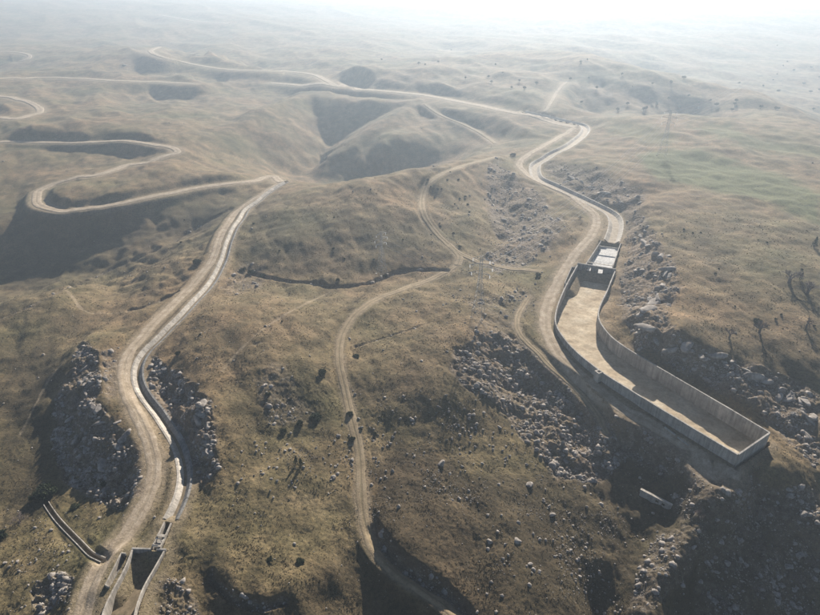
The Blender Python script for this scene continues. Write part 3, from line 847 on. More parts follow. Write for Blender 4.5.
# ------------------------------------------------------------------ the big concrete basin
def P3(p, z): return np.array([p[0], p[1], z])
def lerp2(a, b, t): return a[:2] * (1 - t) + b[:2] * t
def wall_panels(parent, C, off0, off1, z0, z1, L, mat, name="wall_panel", dz=0.0):
    Pz = np.c_[C[:, :2], np.zeros(len(C))]
    for k, seg in enumerate(slice_line(Pz, L)):
        j = dz * math.sin(k * 2.3)
        sweep(name, seg, [(off0, z0), (off1, z0), (off1, z1 + j), (off0, z1 + j)], mat, parent)
def wall_box(name, parent, a, b, th, z0, z1, mat, z1b=None):
    a = np.array(a[:2]); b = np.array(b[:2]); d = b - a; d = d / np.linalg.norm(d); n = np.array([d[1], -d[0]]) * th / 2
    z1b = z1 if z1b is None else z1b
    m = MB()
    c = [a - n, b - n, b + n, a + n]
    m.quadbox([(*c[0], z0), (*c[1], z0), (*c[2], z0), (*c[3], z0), (*c[0], z1), (*c[1], z1b), (*c[2], z1b), (*c[3], z1)])
    return link(name, m.mesh(name, mat), parent)
def floor_mesh(name, parent, L, Rr, z, mat, amp=0.25, nx=26, step=1.0, zfun=None, seed=5):
    n = int(max(len(L), len(Rr)) * 1.5 / step)
    def rs(C):
        d = np.concatenate([[0], np.cumsum(np.linalg.norm(np.diff(C, axis=0), axis=1))]); s = np.linspace(0, d[-1], n)
        return np.stack([np.interp(s, d, C[:, 0]), np.interp(s, d, C[:, 1])], 1)
    a, b = rs(L), rs(Rr); t = np.linspace(0, 1, nx)[None, :, None]
    g = a[:, None] * (1 - t) + b[:, None] * t
    zz = z + amp * fbm(g[..., 0], g[..., 1], 9, 4, seed, None, 0.6)
    if zfun is not None: zz = zz + zfun(np.linspace(0, 1, n)[:, None], t[..., 0])
    v = np.concatenate([g, zz[..., None]], -1)
    vi = np.arange(n * nx).reshape(n, nx)
    f = np.stack([vi[:-1, :-1], vi[1:, :-1], vi[1:, 1:], vi[:-1, 1:]], -1).reshape(-1, 4)
    me = mesh_np(name, v.reshape(-1, 3), f, mat, True)
    return link(name, me, parent)
def sediment_material():
    m, t, b = new_mat("dried_silt", 0.9)
    c = ramp(t, nz(t, 0.10, 7, 0.68), [(0.30, (0.25, 0.19, 0.12)), (0.44, (0.40, 0.315, 0.21)), (0.58, (0.50, 0.41, 0.285)), (0.74, (0.62, 0.54, 0.42))])
    c = mix(t, 1.0, c, ramp(t, nz(t, 0.9, 6, 0.7), [(0.3, 0.75), (0.7, 1.18)]), 'MULTIPLY')
    t.links.new(c, b.inputs["Base Color"]); bump(t, b, nz(t, 1.2, 6, 0.7), 0.5, 0.15)
    return m
M_SEDI = sediment_material()
M_SLAB = concrete_material("glint_pale_slab", (0.52, 0.51, 0.485), 0.7, 0.8)  # pale base colour stands in for sun glint on the wet slab
basin = empty("concrete_basin", (0, 0, 0))
tag(basin, "long bent open concrete settling basin with high grey walls on the right hillside", "basin")
wall_panels(basin, BLc, -0.3, 0.3, FZ - 0.7, RZ, 5.0, M_CONC, dz=0.02)
wall_panels(basin, BRc, -0.3, 0.3, FZ - 0.7, RZ, 5.0, M_CONC, dz=0.02)
wall_panels(basin, np.array([BLc[-1] + (BRc[-1] - BLc[-1]) * t for t in np.linspace(0.012, 0.988, 14)]), -0.3, 0.3, FZ - 0.7, RZ + 0.03, 5.0, M_CONC, "end_wall_panel")
floor_mesh("silt_floor", basin, BLc, BRc, FZ, M_SEDI, 0.22, 30, 0.8, lambda s, t: 0.9 * np.clip(s - 0.35, 0, 1) * np.clip(1 - t * 3.2, 0, 1) - 0.35 * np.clip(s - 0.6, 0, 1))
H0, H1 = BLc[0], BRc[0]
hd = (H1 - H0); HL = np.linalg.norm(hd); hd /= HL
hn = np.array([-hd[1], hd[0]])           # upstream
if hn[1] < 0: hn = -hn
def hw(s, up=0.0): return H0 + hd * s + hn * up
HT = RZ + 0.7; op_w = 2.6; oc = [0.30 * HL, 0.62 * HL]
edges = [-0.3, oc[0] - op_w / 2, oc[0] + op_w / 2, oc[1] - op_w / 2, oc[1] + op_w / 2, HL + 0.3]
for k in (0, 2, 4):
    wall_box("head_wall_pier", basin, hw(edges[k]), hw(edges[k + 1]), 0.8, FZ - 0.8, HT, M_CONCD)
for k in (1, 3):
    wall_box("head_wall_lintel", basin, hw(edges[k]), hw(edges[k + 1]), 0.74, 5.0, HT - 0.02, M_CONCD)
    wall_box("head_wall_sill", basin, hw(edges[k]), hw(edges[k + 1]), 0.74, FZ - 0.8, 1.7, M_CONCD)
    g = wall_box("gate_frame", basin, hw(edges[k] - 0.2, -0.5), hw(edges[k + 1] + 0.2, -0.5), 0.2, 5.1, 5.6, M_STEEL)
    for e in (edges[k] - 0.15, edges[k + 1] + 0.15):
        wall_box("gate_rail", basin, hw(e - 0.1, -0.5), hw(e + 0.1, -0.5), 0.16, 1.9, 5.08, M_STEEL)
    wall_box("baffle_block", basin, hw(edges[k] + 0.1, -4.6), hw(edges[k + 1] - 0.1, -4.6), 0.9, FZ - 0.5, FZ + 0.75, M_CONCL)
mb = MB()
# pilasters on the basin side of the head wall
wall_box("pilaster", basin, hw(HL * 0.455, -0.75), hw(HL * 0.475, -0.75), 0.7, FZ - 0.5, HT - 0.1, M_CONCD)
# little valve chamber on the left wall
vb = at_z(601.5, 371, RZ); T = BLc[np.argmin(np.hypot(BLc[:, 0] - vb[0], BLc[:, 1] - vb[1]))]
i = np.argmin(np.hypot(BLc[:, 0] - vb[0], BLc[:, 1] - vb[1])); tt = BLc[i + 1] - BLc[i - 1]; tt /= np.linalg.norm(tt); nn = np.array([tt[1], -tt[0]])
vc = empty("valve_chamber", (0, 0, 0)); tag(vc, "small square concrete valve chamber standing against the outside of the basin wall", "chamber")
c0 = T + nn * 1.35
for (o1, o2, q1, q2) in ((-1, 1, -1, -1), (-1, 1, 1, 1), (-1, -1, -0.72, 0.72), (1, 1, -0.72, 0.72)):
    a = c0 + tt * o1 + nn * q1; b_ = c0 + tt * o2 + nn * q2
    wall_box("chamber_wall", vc, a - (b_ - a) / np.linalg.norm(b_ - a) * (0.27 if o1 != o2 else 0), b_ + (b_ - a) / np.linalg.norm(b_ - a) * (0.27 if o1 != o2 else 0), 0.5, 0.2, RZ + 0.35, M_CONCL)
wall_box("chamber_floor", vc, c0 - tt * 0.7, c0 + tt * 0.7, 1.4, 0.0, RZ - 1.2, M_CONCD)
# side pocket left of the head wall
pk = empty("side_weir_box", (0, 0, 0)); tag(pk, "narrow dark concrete side box beside the head of the big basin", "weir box")
sc = [np.array(at_z(u_, v_, 5.0)) for (u_, v_) in ((576.8,267.2),(571.5,267.5),(564.5,283.5),(568.6,285.0))]
wall_box("box_wall", pk, sc[0], sc[1], 0.35, 0.5, 5.4, M_CONC); wall_box("box_wall", pk, sc[1] + (sc[2]-sc[1])*0.02, sc[2] - (sc[2]-sc[1])*0.02, 0.35, 0.5, 5.35, M_CONC)
wall_box("box_wall", pk, sc[2], sc[3], 0.35, 0.5, 5.4, M_CONC)
mid1 = (sc[0] + sc[1]) / 2; mid2 = (sc[2] + sc[3]) / 2
wall_box("box_floor", pk, mid1, mid2, 2.2, 0.4, 1.3, M_CONCD)

# ------------------------------------------------------------------ stilling pool above the head wall
pool = empty("stilling_pool", (0, 0, 0)); tag(pool, "short concrete inlet pool with bright white floor slab above the basin head wall", "pool")
PL1, PR1 = np.array(at_z(601, 241, 6.0)), np.array(at_z(620.5, 243.5, 6.0))
PL0, PR0 = hw(0.20 * HL, 0.42), hw(0.90 * HL, 0.42)
zs_ = lambda s: 1.0 + 2.6 * min(1, max(0, s * 3.0 - 0.2))
rows_ = []
for s in np.linspace(0, 1, 14):
    a, b_ = lerp2(PL0, PL1, s), lerp2(PR0, PR1, s)
    rows_.append([[*lerp2(a, b_, t), 2.05 + 0.4 * s] for t in np.linspace(0, 1, 8)])
v = np.array(rows_); vi = np.arange(14 * 8).reshape(14, 8)
f = np.stack([vi[:-1, :-1], vi[:-1, 1:], vi[1:, 1:], vi[1:, :-1]], -1).reshape(-1, 4)
link("floor_slab", mesh_np("floor_slab", v.reshape(-1, 3), f, M_SLAB), pool)
for s in range(5):
    a0, a1 = lerp2(PL0, PL1, s / 5 + 0.004), lerp2(PL0, PL1, (s + 1) / 5 - 0.004); wall_box("wall_panel", pool, a0, a1, 0.5, 0.2, 6.1, M_CONC)
    a0, a1 = lerp2(PR0, PR1, s / 5 + 0.004), lerp2(PR0, PR1, (s + 1) / 5 - 0.004); wall_box("wall_panel", pool, a0, a1, 0.5, 0.2, 6.1, M_CONC)
wall_box("cross_beam", pool, lerp2(PL0, PL1, 0.80), lerp2(PR0, PR1, 0.80), 0.8, 5.3, 5.9, M_CONCD)
wall_box("footbridge_deck", pool, lerp2(PL0, PL1, 0.10), lerp2(PR0, PR1, 0.10), 0.8, 6.12, 6.4, M_CONCL)
for s in np.linspace(0.02, 0.98, 7):
    for q in (0.08, 0.125):
        c = lerp2(lerp2(PL0, PL1, q), lerp2(PR0, PR1, q), s); m = MB(); m.bar((c[0], c[1], 6.35), (c[0], c[1], 7.35), 0.05)
        link("handrail_post", m.mesh("handrail_post", M_STEEL), pool)
for q in (0.08, 0.125):
    a, b_ = lerp2(lerp2(PL0, PL1, q), lerp2(PR0, PR1, q), 0.0), lerp2(lerp2(PL0, PL1, q), lerp2(PR0, PR1, q), 1.0)
    m = MB(); m.bar((*a, 7.38), (*b_, 7.38), 0.05); link("handrail", m.mesh("handrail", M_STEEL), pool)
wdir = (PL1 - PL0) / np.linalg.norm(PL1 - PL0); wl = (PL1 - PR1) / np.linalg.norm(PL1 - PR1)
wall_box("wing_wall", pool, PL1 + wdir * 0.1, PL1 + wdir * 4.5 + wl * 2.0, 0.5, 1.0, 6.1, M_CONC, 4.5)
wall_box("wing_wall", pool, PR1 + wdir * 0.1, PR1 + wdir * 4.5 - wl * 2.0, 0.5, 1.0, 6.1, M_CONC, 4.5)
verge("ground_verge", BRc, 0.28, 3.4, -1)
verge("ground_verge", BLc, 0.28, 2.6, 1)

# ------------------------------------------------------------------ lined canals
def make_canal(name, label, P, hw_, depth, bw, L, mats):
    c = empty(name, (0, 0, 0)); tag(c, label, "canal")
    k = len(P) - 1
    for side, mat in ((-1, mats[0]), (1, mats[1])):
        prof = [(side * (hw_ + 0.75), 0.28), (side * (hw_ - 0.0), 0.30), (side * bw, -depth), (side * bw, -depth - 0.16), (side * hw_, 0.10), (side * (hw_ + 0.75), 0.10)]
        if side > 0: prof = prof[::-1]
        for q, seg in enumerate(slice_line(P, L, 0.05)):
            g = seg.copy(); g[:, 2] += 0.03 * math.sin(q * 1.7)
            sweep("lining_panel", g, prof, mat, c)
    sweep("canal_floor", P, [(-bw - 0.05, -depth - 0.02), (-bw - 0.05, -depth - 0.3), (bw + 0.05, -depth - 0.3), (bw + 0.05, -depth - 0.02)], mats[2], c)
    return c
M_FLOORC = simple_mat("canal_bed_silt", (0.10, 0.08, 0.05), (0.26, 0.20, 0.13), 0.5)
M_ROAD2 = simple_mat("pale_canal_silt", (0.26, 0.21, 0.15), (0.46, 0.39, 0.30), 0.4)
make_canal("lined_canal", "narrow canal lined with pale concrete panels curving beside the left dirt road", PCL, 1.9, 1.0, 0.5, 4.4, (M_CONCD, M_CONCL, M_FLOORC))  # side away from the sun takes the shade-toned copy, sunlit side the pale one
make_canal("lined_canal", "wider canal with pale stony lining running down to the big basin", PCR, 4.4, 1.5, 2.2, 7.0, (M_CONCL, M_CONCL, M_ROAD2))
ch = empty("field_channel", (0, 0, 0)); tag(ch, "thin straight concrete channel with two pale rims running from the big dark bush", "channel")
for sd_ in (-1, 1):
    for seg in slice_line(PSC, 3.0, 0.03):
        seg = seg.copy(); sweep("side_wall", seg, [(sd_ * 0.72, -1.3), (sd_ * 0.98, -1.3), (sd_ * 0.98, 0.32), (sd_ * 0.72, 0.32)][::sd_], M_CONCL if sd_ < 0 else M_CONC, ch)
sweep("channel_floor", PSC, [(-0.71, -1.25), (-0.71, -1.4), (0.71, -1.4), (0.71, -1.25)], M_FLOORC, ch)

# ------------------------------------------------------------------ lower left basin with its inlet
b2 = empty("concrete_basin", (0, 0, 0)); tag(b2, "smaller concrete basin at the bottom left edge with deep black shadow inside", "basin")
wall_panels(b2, B2Lc, -0.25, 0.25, F2Z - 0.5, R2Z, 3.0, M_CONCL, dz=0.015)
wall_panels(b2, B2Rc, -0.22, 0.22, F2Z - 0.5, R2Z, 3.0, M_CONCL, dz=0.015)
G0, G1 = B2Lc[0], B2Rc[0]
gd = (G1 - G0); GL = np.linalg.norm(gd); gd /= GL; gn = np.array([-gd[1], gd[0]])
def gw(s, up=0.0): return G0 + gd * s * GL + gn * up
wall_box("head_wall", b2, gw(-0.03, 0.25), gw(0.56, 0.25), 0.5, F2Z - 0.5, R2Z + 0.12, M_CONC)
wall_box("head_wall", b2, gw(0.74, 0.25), gw(1.03, 0.25), 0.5, F2Z - 0.5, R2Z + 0.12, M_CONC)
wall_box("head_wall_sill", b2, gw(0.562, 0.25), gw(0.738, 0.25), 0.46, F2Z - 0.5, R2Z - 1.0, M_CONCD)
floor_mesh("silt_floor", b2, B2Lc, B2Rc, F2Z, M_SEDI if False else M_FLOORC, 0.08, 12, 0.5)
cb = [np.array(at_z(u_, v_, 1.6)) for (u_, v_) in ((164.5,522),(171.2,523),(159.5,548.5),(152.0,547.5))]
inl = empty("culvert_inlet", (0, 0, 0)); tag(inl, "concrete box culvert with dark opening and gate frame between canal and lower basin", "culvert")
for (a, b_) in ((cb[0], cb[3]), (cb[1], cb[2])):
    for k in range(4):
        wall_box("side_wall", inl, lerp2(a, b_, k / 4 + 0.004), lerp2(a, b_, (k + 1) / 4 - 0.004), 0.4, F2Z - 0.3, 1.75, M_CONCL)
def cbx(s, t): return lerp2(lerp2(cb[0], cb[3], s), lerp2(cb[1], cb[2], s), t)
for (s0, s1, zt) in ((0.50, 0.60, 1.78), (0.90, 0.97, 1.78)):
    p = [cbx(s0, -0.08), cbx(s0, 1.08), cbx(s1, 1.08), cbx(s1, -0.08)]; m = MB()
    m.quadbox([(*q, zt) for q in p][::-1] + [(*q, zt + 0.22) for q in p][::-1]); link("cover_slab", m.mesh("cover_slab", M_CONCL), inl)
p = [cbx(0.02, 0.05), cbx(0.02, 0.95), cbx(0.99, 0.95), cbx(0.99, 0.05)]; m = MB()
m.quadbox([(*q, F2Z - 0.2) for q in p][::-1] + [(*q, F2Z + 0.35) for q in p][::-1]); link("inlet_floor", m.mesh("inlet_floor", M_CONCD), inl)
p = [cbx(0.62, 0.10), cbx(0.62, 0.90), cbx(0.90, 0.90), cbx(0.90, 0.10)]; m = MB()
m.quadbox([(*q, 0.0) for q in p][::-1] + [(*q, 0.75) for q in p][::-1]); link("chamber_step", m.mesh("chamber_step", M_CONC), inl)
for t in (0.18, 0.82):
    c = cbx(0.75, t); m = MB(); m.bar((*c, 0.7), (*c, 2.9), 0.09); link("gate_post", m.mesh("gate_post", M_STEEL), inl)
m = MB(); m.bar((*cbx(0.75, 0.1), 2.85), (*cbx(0.75, 0.9), 2.85), 0.11); link("gate_beam", m.mesh("gate_beam", M_STEEL), inl)
s2 = [np.array(at_z(u_, v_, 1.3)) for (u_, v_) in ((125.8,553.8),(121.5,553.2),(105.5,585),(109.0,587))]
sb = empty("side_weir_box", (0, 0, 0)); tag(sb, "long narrow side box along the left wall of the lower basin", "weir box")
wall_box("box_wall", sb, s2[0], s2[1], 0.3, -1.5, 1.6, M_CONCL); wall_box("box_wall", sb, s2[1], s2[2], 0.32, -1.5, 1.55, M_CONCL); wall_box("box_wall", sb, s2[2], s2[3], 0.3, -1.5, 1.6, M_CONCL)
wall_box("box_floor", sb, (s2[0] + s2[1]) / 2, (s2[2] + s2[3]) / 2, 1.1, -1.6, -1.0, M_CONCD)

# ------------------------------------------------------------------ culvert head wall in the gully and broken slab under the road edge
x, y, z = hit([639.5, 671.0], [495, 508.5]); A_, B_ = np.array([x[0], y[0]]), np.array([x[1], y[1]])
zb = float(min(z)); L_ = np.linalg.norm(B_ - A_)
cw = empty("culvert_headwall", (0, 0, 0)); tag(cw, "pale topped concrete culvert headwall with two dark openings in the gully", "culvert")
zt = float(max(z)) + 1.6
def cwp(t, up=0.0): 
    d = (B_ - A_) / L_; n = np.array([-d[1], d[0]]); return A_ + (B_ - A_) * t + n * up
wall_box("coping", cw, cwp(-0.01), cwp(1.01), 1.0, zt, zt + 0.28, M_CONCL)
for (t0, t1) in ((0.0, 0.50), (0.60, 0.70), (0.80, 1.0)): wall_box("pier", cw, cwp(t0), cwp(t1), 0.6, zb - 3.4, zt - 0.01, M_CONC)
for (t0, t1) in ((0.501, 0.599), (0.701, 0.799)):
    wall_box("lintel", cw, cwp(t0), cwp(t1), 0.55, zt - 0.9, zt - 0.02, M_CONC); wall_box("sill", cw, cwp(t0), cwp(t1), 0.55, zb - 3.4, zt - 2.4, M_CONC)
x, y, z = hit([664, 676, 688], [428, 437, 446]); bs = empty("broken_slab", (0, 0, 0)); tag(bs, "tilted pale concrete slab showing below the road edge near the basin end", "slab")
C_ = resample(np.c_[x, y, z], 1.0); sweep("slab_panel", C_[: len(C_) // 2], [(0.0, -1.6), (0.35, -1.6), (-0.1, 0.7), (-0.45, 0.7)], M_CONC, bs); sweep("slab_panel", C_[len(C_) // 2:], [(0.1, -1.9), (0.45, -1.9), (0.0, 0.35), (-0.35, 0.35)], M_CONC, bs)

# ------------------------------------------------------------------ pylons and power lines
def make_pylon(base, H, yaw, label):
    o = empty("lattice_pylon", base, (0, 0, yaw)); tag(o, label, "pylon", "power pylons crossing the hills")
    k = H / 33.0; bw, tw, zw = 2.9 * k, 0.75 * k, 22 * k
    def hwid(z): return bw + (tw - bw) * min(1, z / zw) if z < zw else tw * (1 - 0.35 * (z - zw) / (H - zw))
    for sx in (-1, 1):
        for sy in (-1, 1):
            m = MB(); zs = [-0.6, zw, H * 0.99]
            for a, b in zip(zs[:-1], zs[1:]): m.bar((sx * hwid(max(a, 0)), sy * hwid(max(a, 0)), a), (sx * hwid(b), sy * hwid(b), b), 0.08 * k)
            link("leg", m.mesh("leg", M_STEEL), o)
            m = MB(); m.box(sx * bw - 0.5, sx * bw + 0.5, sy * bw - 0.5, sy * bw + 0.5, -1.2, 0.35); link("footing", m.mesh("footing", M_CONCL), o)
    m = MB(); lv = [0]; z = 0
    while z < H * 0.95: z += max(1.4 * k, hwid(z) * 1.45); lv.append(min(z, H * 0.98))
    for a, b in zip(lv[:-1], lv[1:]):
        wa, wb = hwid(a), hwid(b)
        c = [(-1, -1), (1, -1), (1, 1), (-1, 1)]
        for i in range(4):
            p, q = c[i], c[(i + 1) % 4]
            m.bar((p[0] * wa, p[1] * wa, a), (q[0] * wb, q[1] * wb, b), 0.032 * k, n=3); m.bar((q[0] * wa, q[1] * wa, a), (p[0] * wb, p[1] * wb, b), 0.032 * k, n=3)
            m.bar((p[0] * wb, p[1] * wb, b), (q[0] * wb, q[1] * wb, b), 0.032 * k, n=3)
    link("bracing", m.mesh("bracing", M_STEEL), o)
    att = []
    for z, w in ((23.5 * k, 4.6 * k), (27.3 * k, 5.6 * k), (31.0 * k, 4.2 * k)):
        m = MB(); h = hwid(z)
        for sx in (-1, 1):
            for sy in (-1, 1):
                m.bar((sx * h, sy * h, z), (sx * w, 0, z), 0.07 * k, n=3); m.bar((sx * h, sy * h, z + 1.5 * k), (sx * w, 0, z), 0.06 * k, n=3)
            for q in (0.35, 0.7):
                m.bar((sx * (h + (w - h) * q), -h * (1 - q), z), (sx * (h + (w - h) * q), h * (1 - q), z), 0.04 * k, n=3)
            att.append((sx * w, 0, z - 1.9 * k))
        link("cross_arm", m.mesh("cross_arm", M_STEEL), o)
        for sx in (-1, 1):
            m = MB()
            m.bar((sx * w, 0, z), (sx * w, 0, z - 1.9 * k), 0.05, n=4)
            for q in range(6): m.bar((sx * w, 0, z - (0.35 + q * 0.25) * k), (sx * w, 0, z - (0.47 + q * 0.25) * k), 0.20 * k, 0.11 * k, n=8)
            link("insulator", m.mesh("insulator", M_GLASS), o)
    M_ = Matrix.Translation(Vector(base)) @ Matrix.Rotation(yaw, 4, 'Z')
    return [M_ @ Vector(a) for a in att]
px_, py_, pz_ = hit([478, 662, 382], [316, 155, 274])
pp = [np.array([px_[k], py_[k]]) for k in range(3)]
def yaw_of(a, b): d = b - a; return math.atan2(d[1], d[0]) + math.pi / 2
y01 = yaw_of(pp[0], pp[1])
att1 = make_pylon((px_[0], py_[0], pz_[0]), 33, y01 + 0.2, "steel lattice pylon standing among stones beside the central stream junction")
att2 = make_pylon((px_[1], py_[1], pz_[1]), 39, y01, "tall hazy lattice pylon standing by the green field on the right plateau")
att3 = make_pylon((px_[2], py_[2], pz_[2]), 27, yaw_of(pp[2], pp[0]), "faint lattice pylon on the dusky slope above the dark stream bank")
M_WIRE = simple_mat("aluminium_wire", (0.30, 0.30, 0.31), (0.36, 0.36, 0.37), 1.0, 0.95)
def wires(A1, A2, sag, label, grp):
    for qi, (a, b) in enumerate(zip(A1, A2)):
        m = MB(); prev = None; n = 26
        for k in range(n + 1):
            t = k / n; p = a.lerp(b, t); p.z -= sag * 4 * t * (1 - t)
            if prev is not None: m.bar(prev, p, 0.05, n=3)
            prev = p
        tag(link("power_line", m.mesh("power_line", M_WIRE)), ("lowest", "middle", "topmost")[qi // 2] + (" near side ", " far side ")[qi % 2] + label, "wire", grp)
wires(att1, att2, 9, "power wire sagging over the canal to the plateau pylon", "power lines from the central pylon to the plateau pylon")
wires(att3, att1, 3, "power wire strung over the dark stream bank", "power lines over the stream")
dv = Vector((pp[1] - pp[0]).tolist() + [0]).normalized() * 620
wires(att2, [a + dv + Vector((0, 0, -12)) for a in att2], 10, "hazy power wire leading away beyond the plateau pylon", "power lines beyond the plateau pylon")

# ------------------------------------------------------------------ stones
def rock_np(seed, sub, flat=0.75, jag=0.28):
    bm = bmesh.new(); bmesh.ops.create_icosphere(bm, subdivisions=sub, radius=1.0)
    v = np.array([p.co[:] for p in bm.verts]); f = np.array([[q.index for q in p.verts] for p in bm.faces]); bm.free()
    rg = np.random.default_rng(seed)
    for _ in range(10):   # chip planes off
        d = rg.normal(size=3); d /= np.linalg.norm(d); c = rg.uniform(0.38, 0.8)
        s = v @ d; v = v - np.outer(np.maximum(0, s - c), d)
    v *= (1 + 0.45 * jag * (rg.random((len(v), 1)) - 0.5)) * 1.25
    v *= rg.uniform(0.75, 1.25, 3) * np.array([1, 1, flat])
    return v, f
PROTO = [rock_np(100 + k, 2) for k in range(10)]
PMESH = [mesh_np("boulder", v, f, M_ROCK) for v, f in PROTO]
def jitter_poly(poly, n, rg):
    poly = np.array(poly, float); lo, hi = poly.min(0), poly.max(0); out = []
    while len(out) < n:
        p = lo + rg.random(2) * (hi - lo)
        if in_poly(np.array([p[0]]), np.array([p[1]]), poly)[0]: out.append(p)
    return np.array(out)
rg = np.random.default_rng(21)
NB = 0
def put_boulder(u_, v_, r_, label, grp):
    global NB
    x, y, z = hit([u_], [v_]); 
    o = link("boulder", PMESH[rg.integers(10)], None, (x[0], y[0], z[0] + r_ * 0.28), (rg.normal() * 0.25, rg.normal() * 0.25, rg.random() * 6.28))
    o.scale = (r_, r_, r_ * rg.uniform(0.85, 1.25)); tag(o, label, "boulder", grp); NB += 1
SPEC = [(441,465,1.35,"big pale boulder in the middle of the eastern meadow with dark shadow"),(553,467,1.5,"large rounded pale boulder at the foot of the blue scree"),
 (580,477,1.45,"widest pale boulder at the foot of the shaded rubble slope"),(569,471,0.9,"small pale boulder between two larger ones at the rubble foot"),(529,486,1.2,"brownish boulder stack with a long shadow on the dusky slope"),
 (489,543,1.1,"lone pale boulder low in the dusky meadow casting a long thin shadow"),(518,542,1.2,"twin topped pale boulder beside the lone one low in the meadow"),
 (803,516,1.5,"sunlit pale boulder on the dark right-hand rock rib"),(816,523,1.1,"second sunlit boulder at the right edge of the dark rib"),(399,507,0.8,"single sunlit boulder alone just east of the central track"),
 (585,488,1.0,"orange tinted boulder below the rubble slope foot"),(721,543,0.9,"pale broken boulder in the dark slope right of the sandy rib"),(693,548,0.9,"pale boulder on top of the sandy rib"),(552,515,1.0,"pale boulder with sharp top in the dark lower slope"),
 (526,378,1.3,"pale boulder lying half way down the stony bank by the lower track"),(531,378,0.8,"small pale stone touching the boulder by the lower track")]
for (a, b, r_, lb) in SPEC: put_boulder(a, b, r_, lb, "large single boulders")
CL = [(410,421),(391,440),(480,428),(508,454),(392,473),(282,456),(333,479),(275,470),(470,418),(455,440),(593,477),(531,568),(545,500),(462,428),(505,462),(357,425),(347,437),(350,460),(708,593),(335,470)]
for (a, b) in CL:
    for _ in range(3): put_boulder(a + rg.normal() * 4, b + rg.normal() * 3, rg.uniform(0.35, 0.8), "pale limestone boulder in one of the small clusters on the meadow", "clustered boulders on the meadow")
for (poly, n, r0, r1, lb, gp) in [
 ([(228,440),(350,440),(352,492),(240,500)], 46, 0.22, 0.55, "small pale boulder scattered on the meadow west of the central track", "boulders west of the central track"),
 ([(368,400),(470,380),(520,440),(470,500),(372,490)], 50, 0.22, 0.6, "pale boulder scattered on the meadow east of the central track", "boulders east of the central track"),
 ([(460,345),(500,330),(560,400),(600,455),(560,475),(500,430)], 56, 0.45, 1.1, "grey boulder in the shaded rubble slope below the lower track", "boulders of the rubble slope"),
 ([(470,500),(620,500),(640,600),(500,600)], 26, 0.3, 0.7, "small boulder in the dusky slope at the bottom centre right", "boulders low on the dusky slope"),
 ([(670,500),(820,530),(820,610),(700,610)], 24, 0.4, 0.9, "boulder lying on the dark broken slope at the bottom right", "boulders on the dark broken slope"),
 ([(0,560),(60,560),(75,610),(0,612)], 16, 0.3, 0.7, "pale boulder on the lit ground at the bottom left corner", "boulders at the bottom left")]:
    for p in jitter_poly(poly, n, rg): put_boulder(p[0], p[1], rg.uniform(r0, r1) ** 1.0, lb, gp)

OUTM = []
for k in range(6):
    v, f = rock_np(700 + k, 3, 0.55, 0.22); OUTM.append(mesh_np("rock_outcrop", v * np.array([1.7, 0.9, 1.0]), f, M_ROCK))
for line, n, r0, r1, lb, gp in [
 ([(84,350),(82,375),(90,400),(108,424),(128,446),(136,468)], 13, 1.0, 2.0, "grey rock ledge on the crest of the left road cut bluff", "ledges on the left bluff crest"),
 ([(66,395),(72,430),(88,455),(110,475)], 9, 0.9, 1.9, "pale rock ledge in the shaded face of the left bluff", "ledges in the left bluff face"),
 ([(155,358),(172,378),(192,402),(206,430),(210,455)], 12, 1.0, 2.1, "rock ledge jutting from the bank right of the narrow canal", "ledges beside the narrow canal"),
 ([(638,232),(655,255),(668,280),(655,300),(636,318)], 14, 1.3, 2.8, "rugged rock ledge on the slope right of the basin head", "ledges right of the basin head"),
 ([(640,332),(672,346),(705,356),(738,368),(770,384),(800,405)], 16, 1.2, 2.6, "rock ledge of the cliff above the long basin wall", "ledges of the cliff above the basin wall"),
 ([(790,395),(805,415),(815,440)], 6, 1.2, 2.4, "pale jagged rock ledge at the right edge beyond the basin end", "ledges beyond the basin end"),
 ([(560,178),(590,186),(615,196)], 8, 1.5, 2.6, "rock ledge in the cut above the wider canal bend", "ledges above the wider canal")]:
    L_ = crom(np.c_[np.array(line, float), np.zeros(len(line))], 2.0)
    for k in range(n):
        q = L_[int((k + 0.5) / n * (len(L_) - 1))]; q2 = L_[min(len(L_) - 1, int((k + 0.5) / n * (len(L_) - 1)) + 3)]
        x, y, z = hit([q[0] + rg.normal() * 4, q2[0]], [q[1] + rg.normal() * 3, q2[1]])
        if grid_sample(BARE, x[0], y[0]) > 0.12: continue
        r_ = rg.uniform(r0, r1); o = link("rock_outcrop", OUTM[rg.integers(6)], None, (x[0], y[0], z[0] - 0.05 * r_), (rg.normal() * 0.18, rg.normal() * 0.18, math.atan2(y[1] - y[0], x[1] - x[0]) + rg.normal() * 0.5))
        o.scale = (r_, r_, r_ * rg.uniform(0.8, 1.3)); tag(o, lb, "rock ledge", gp)

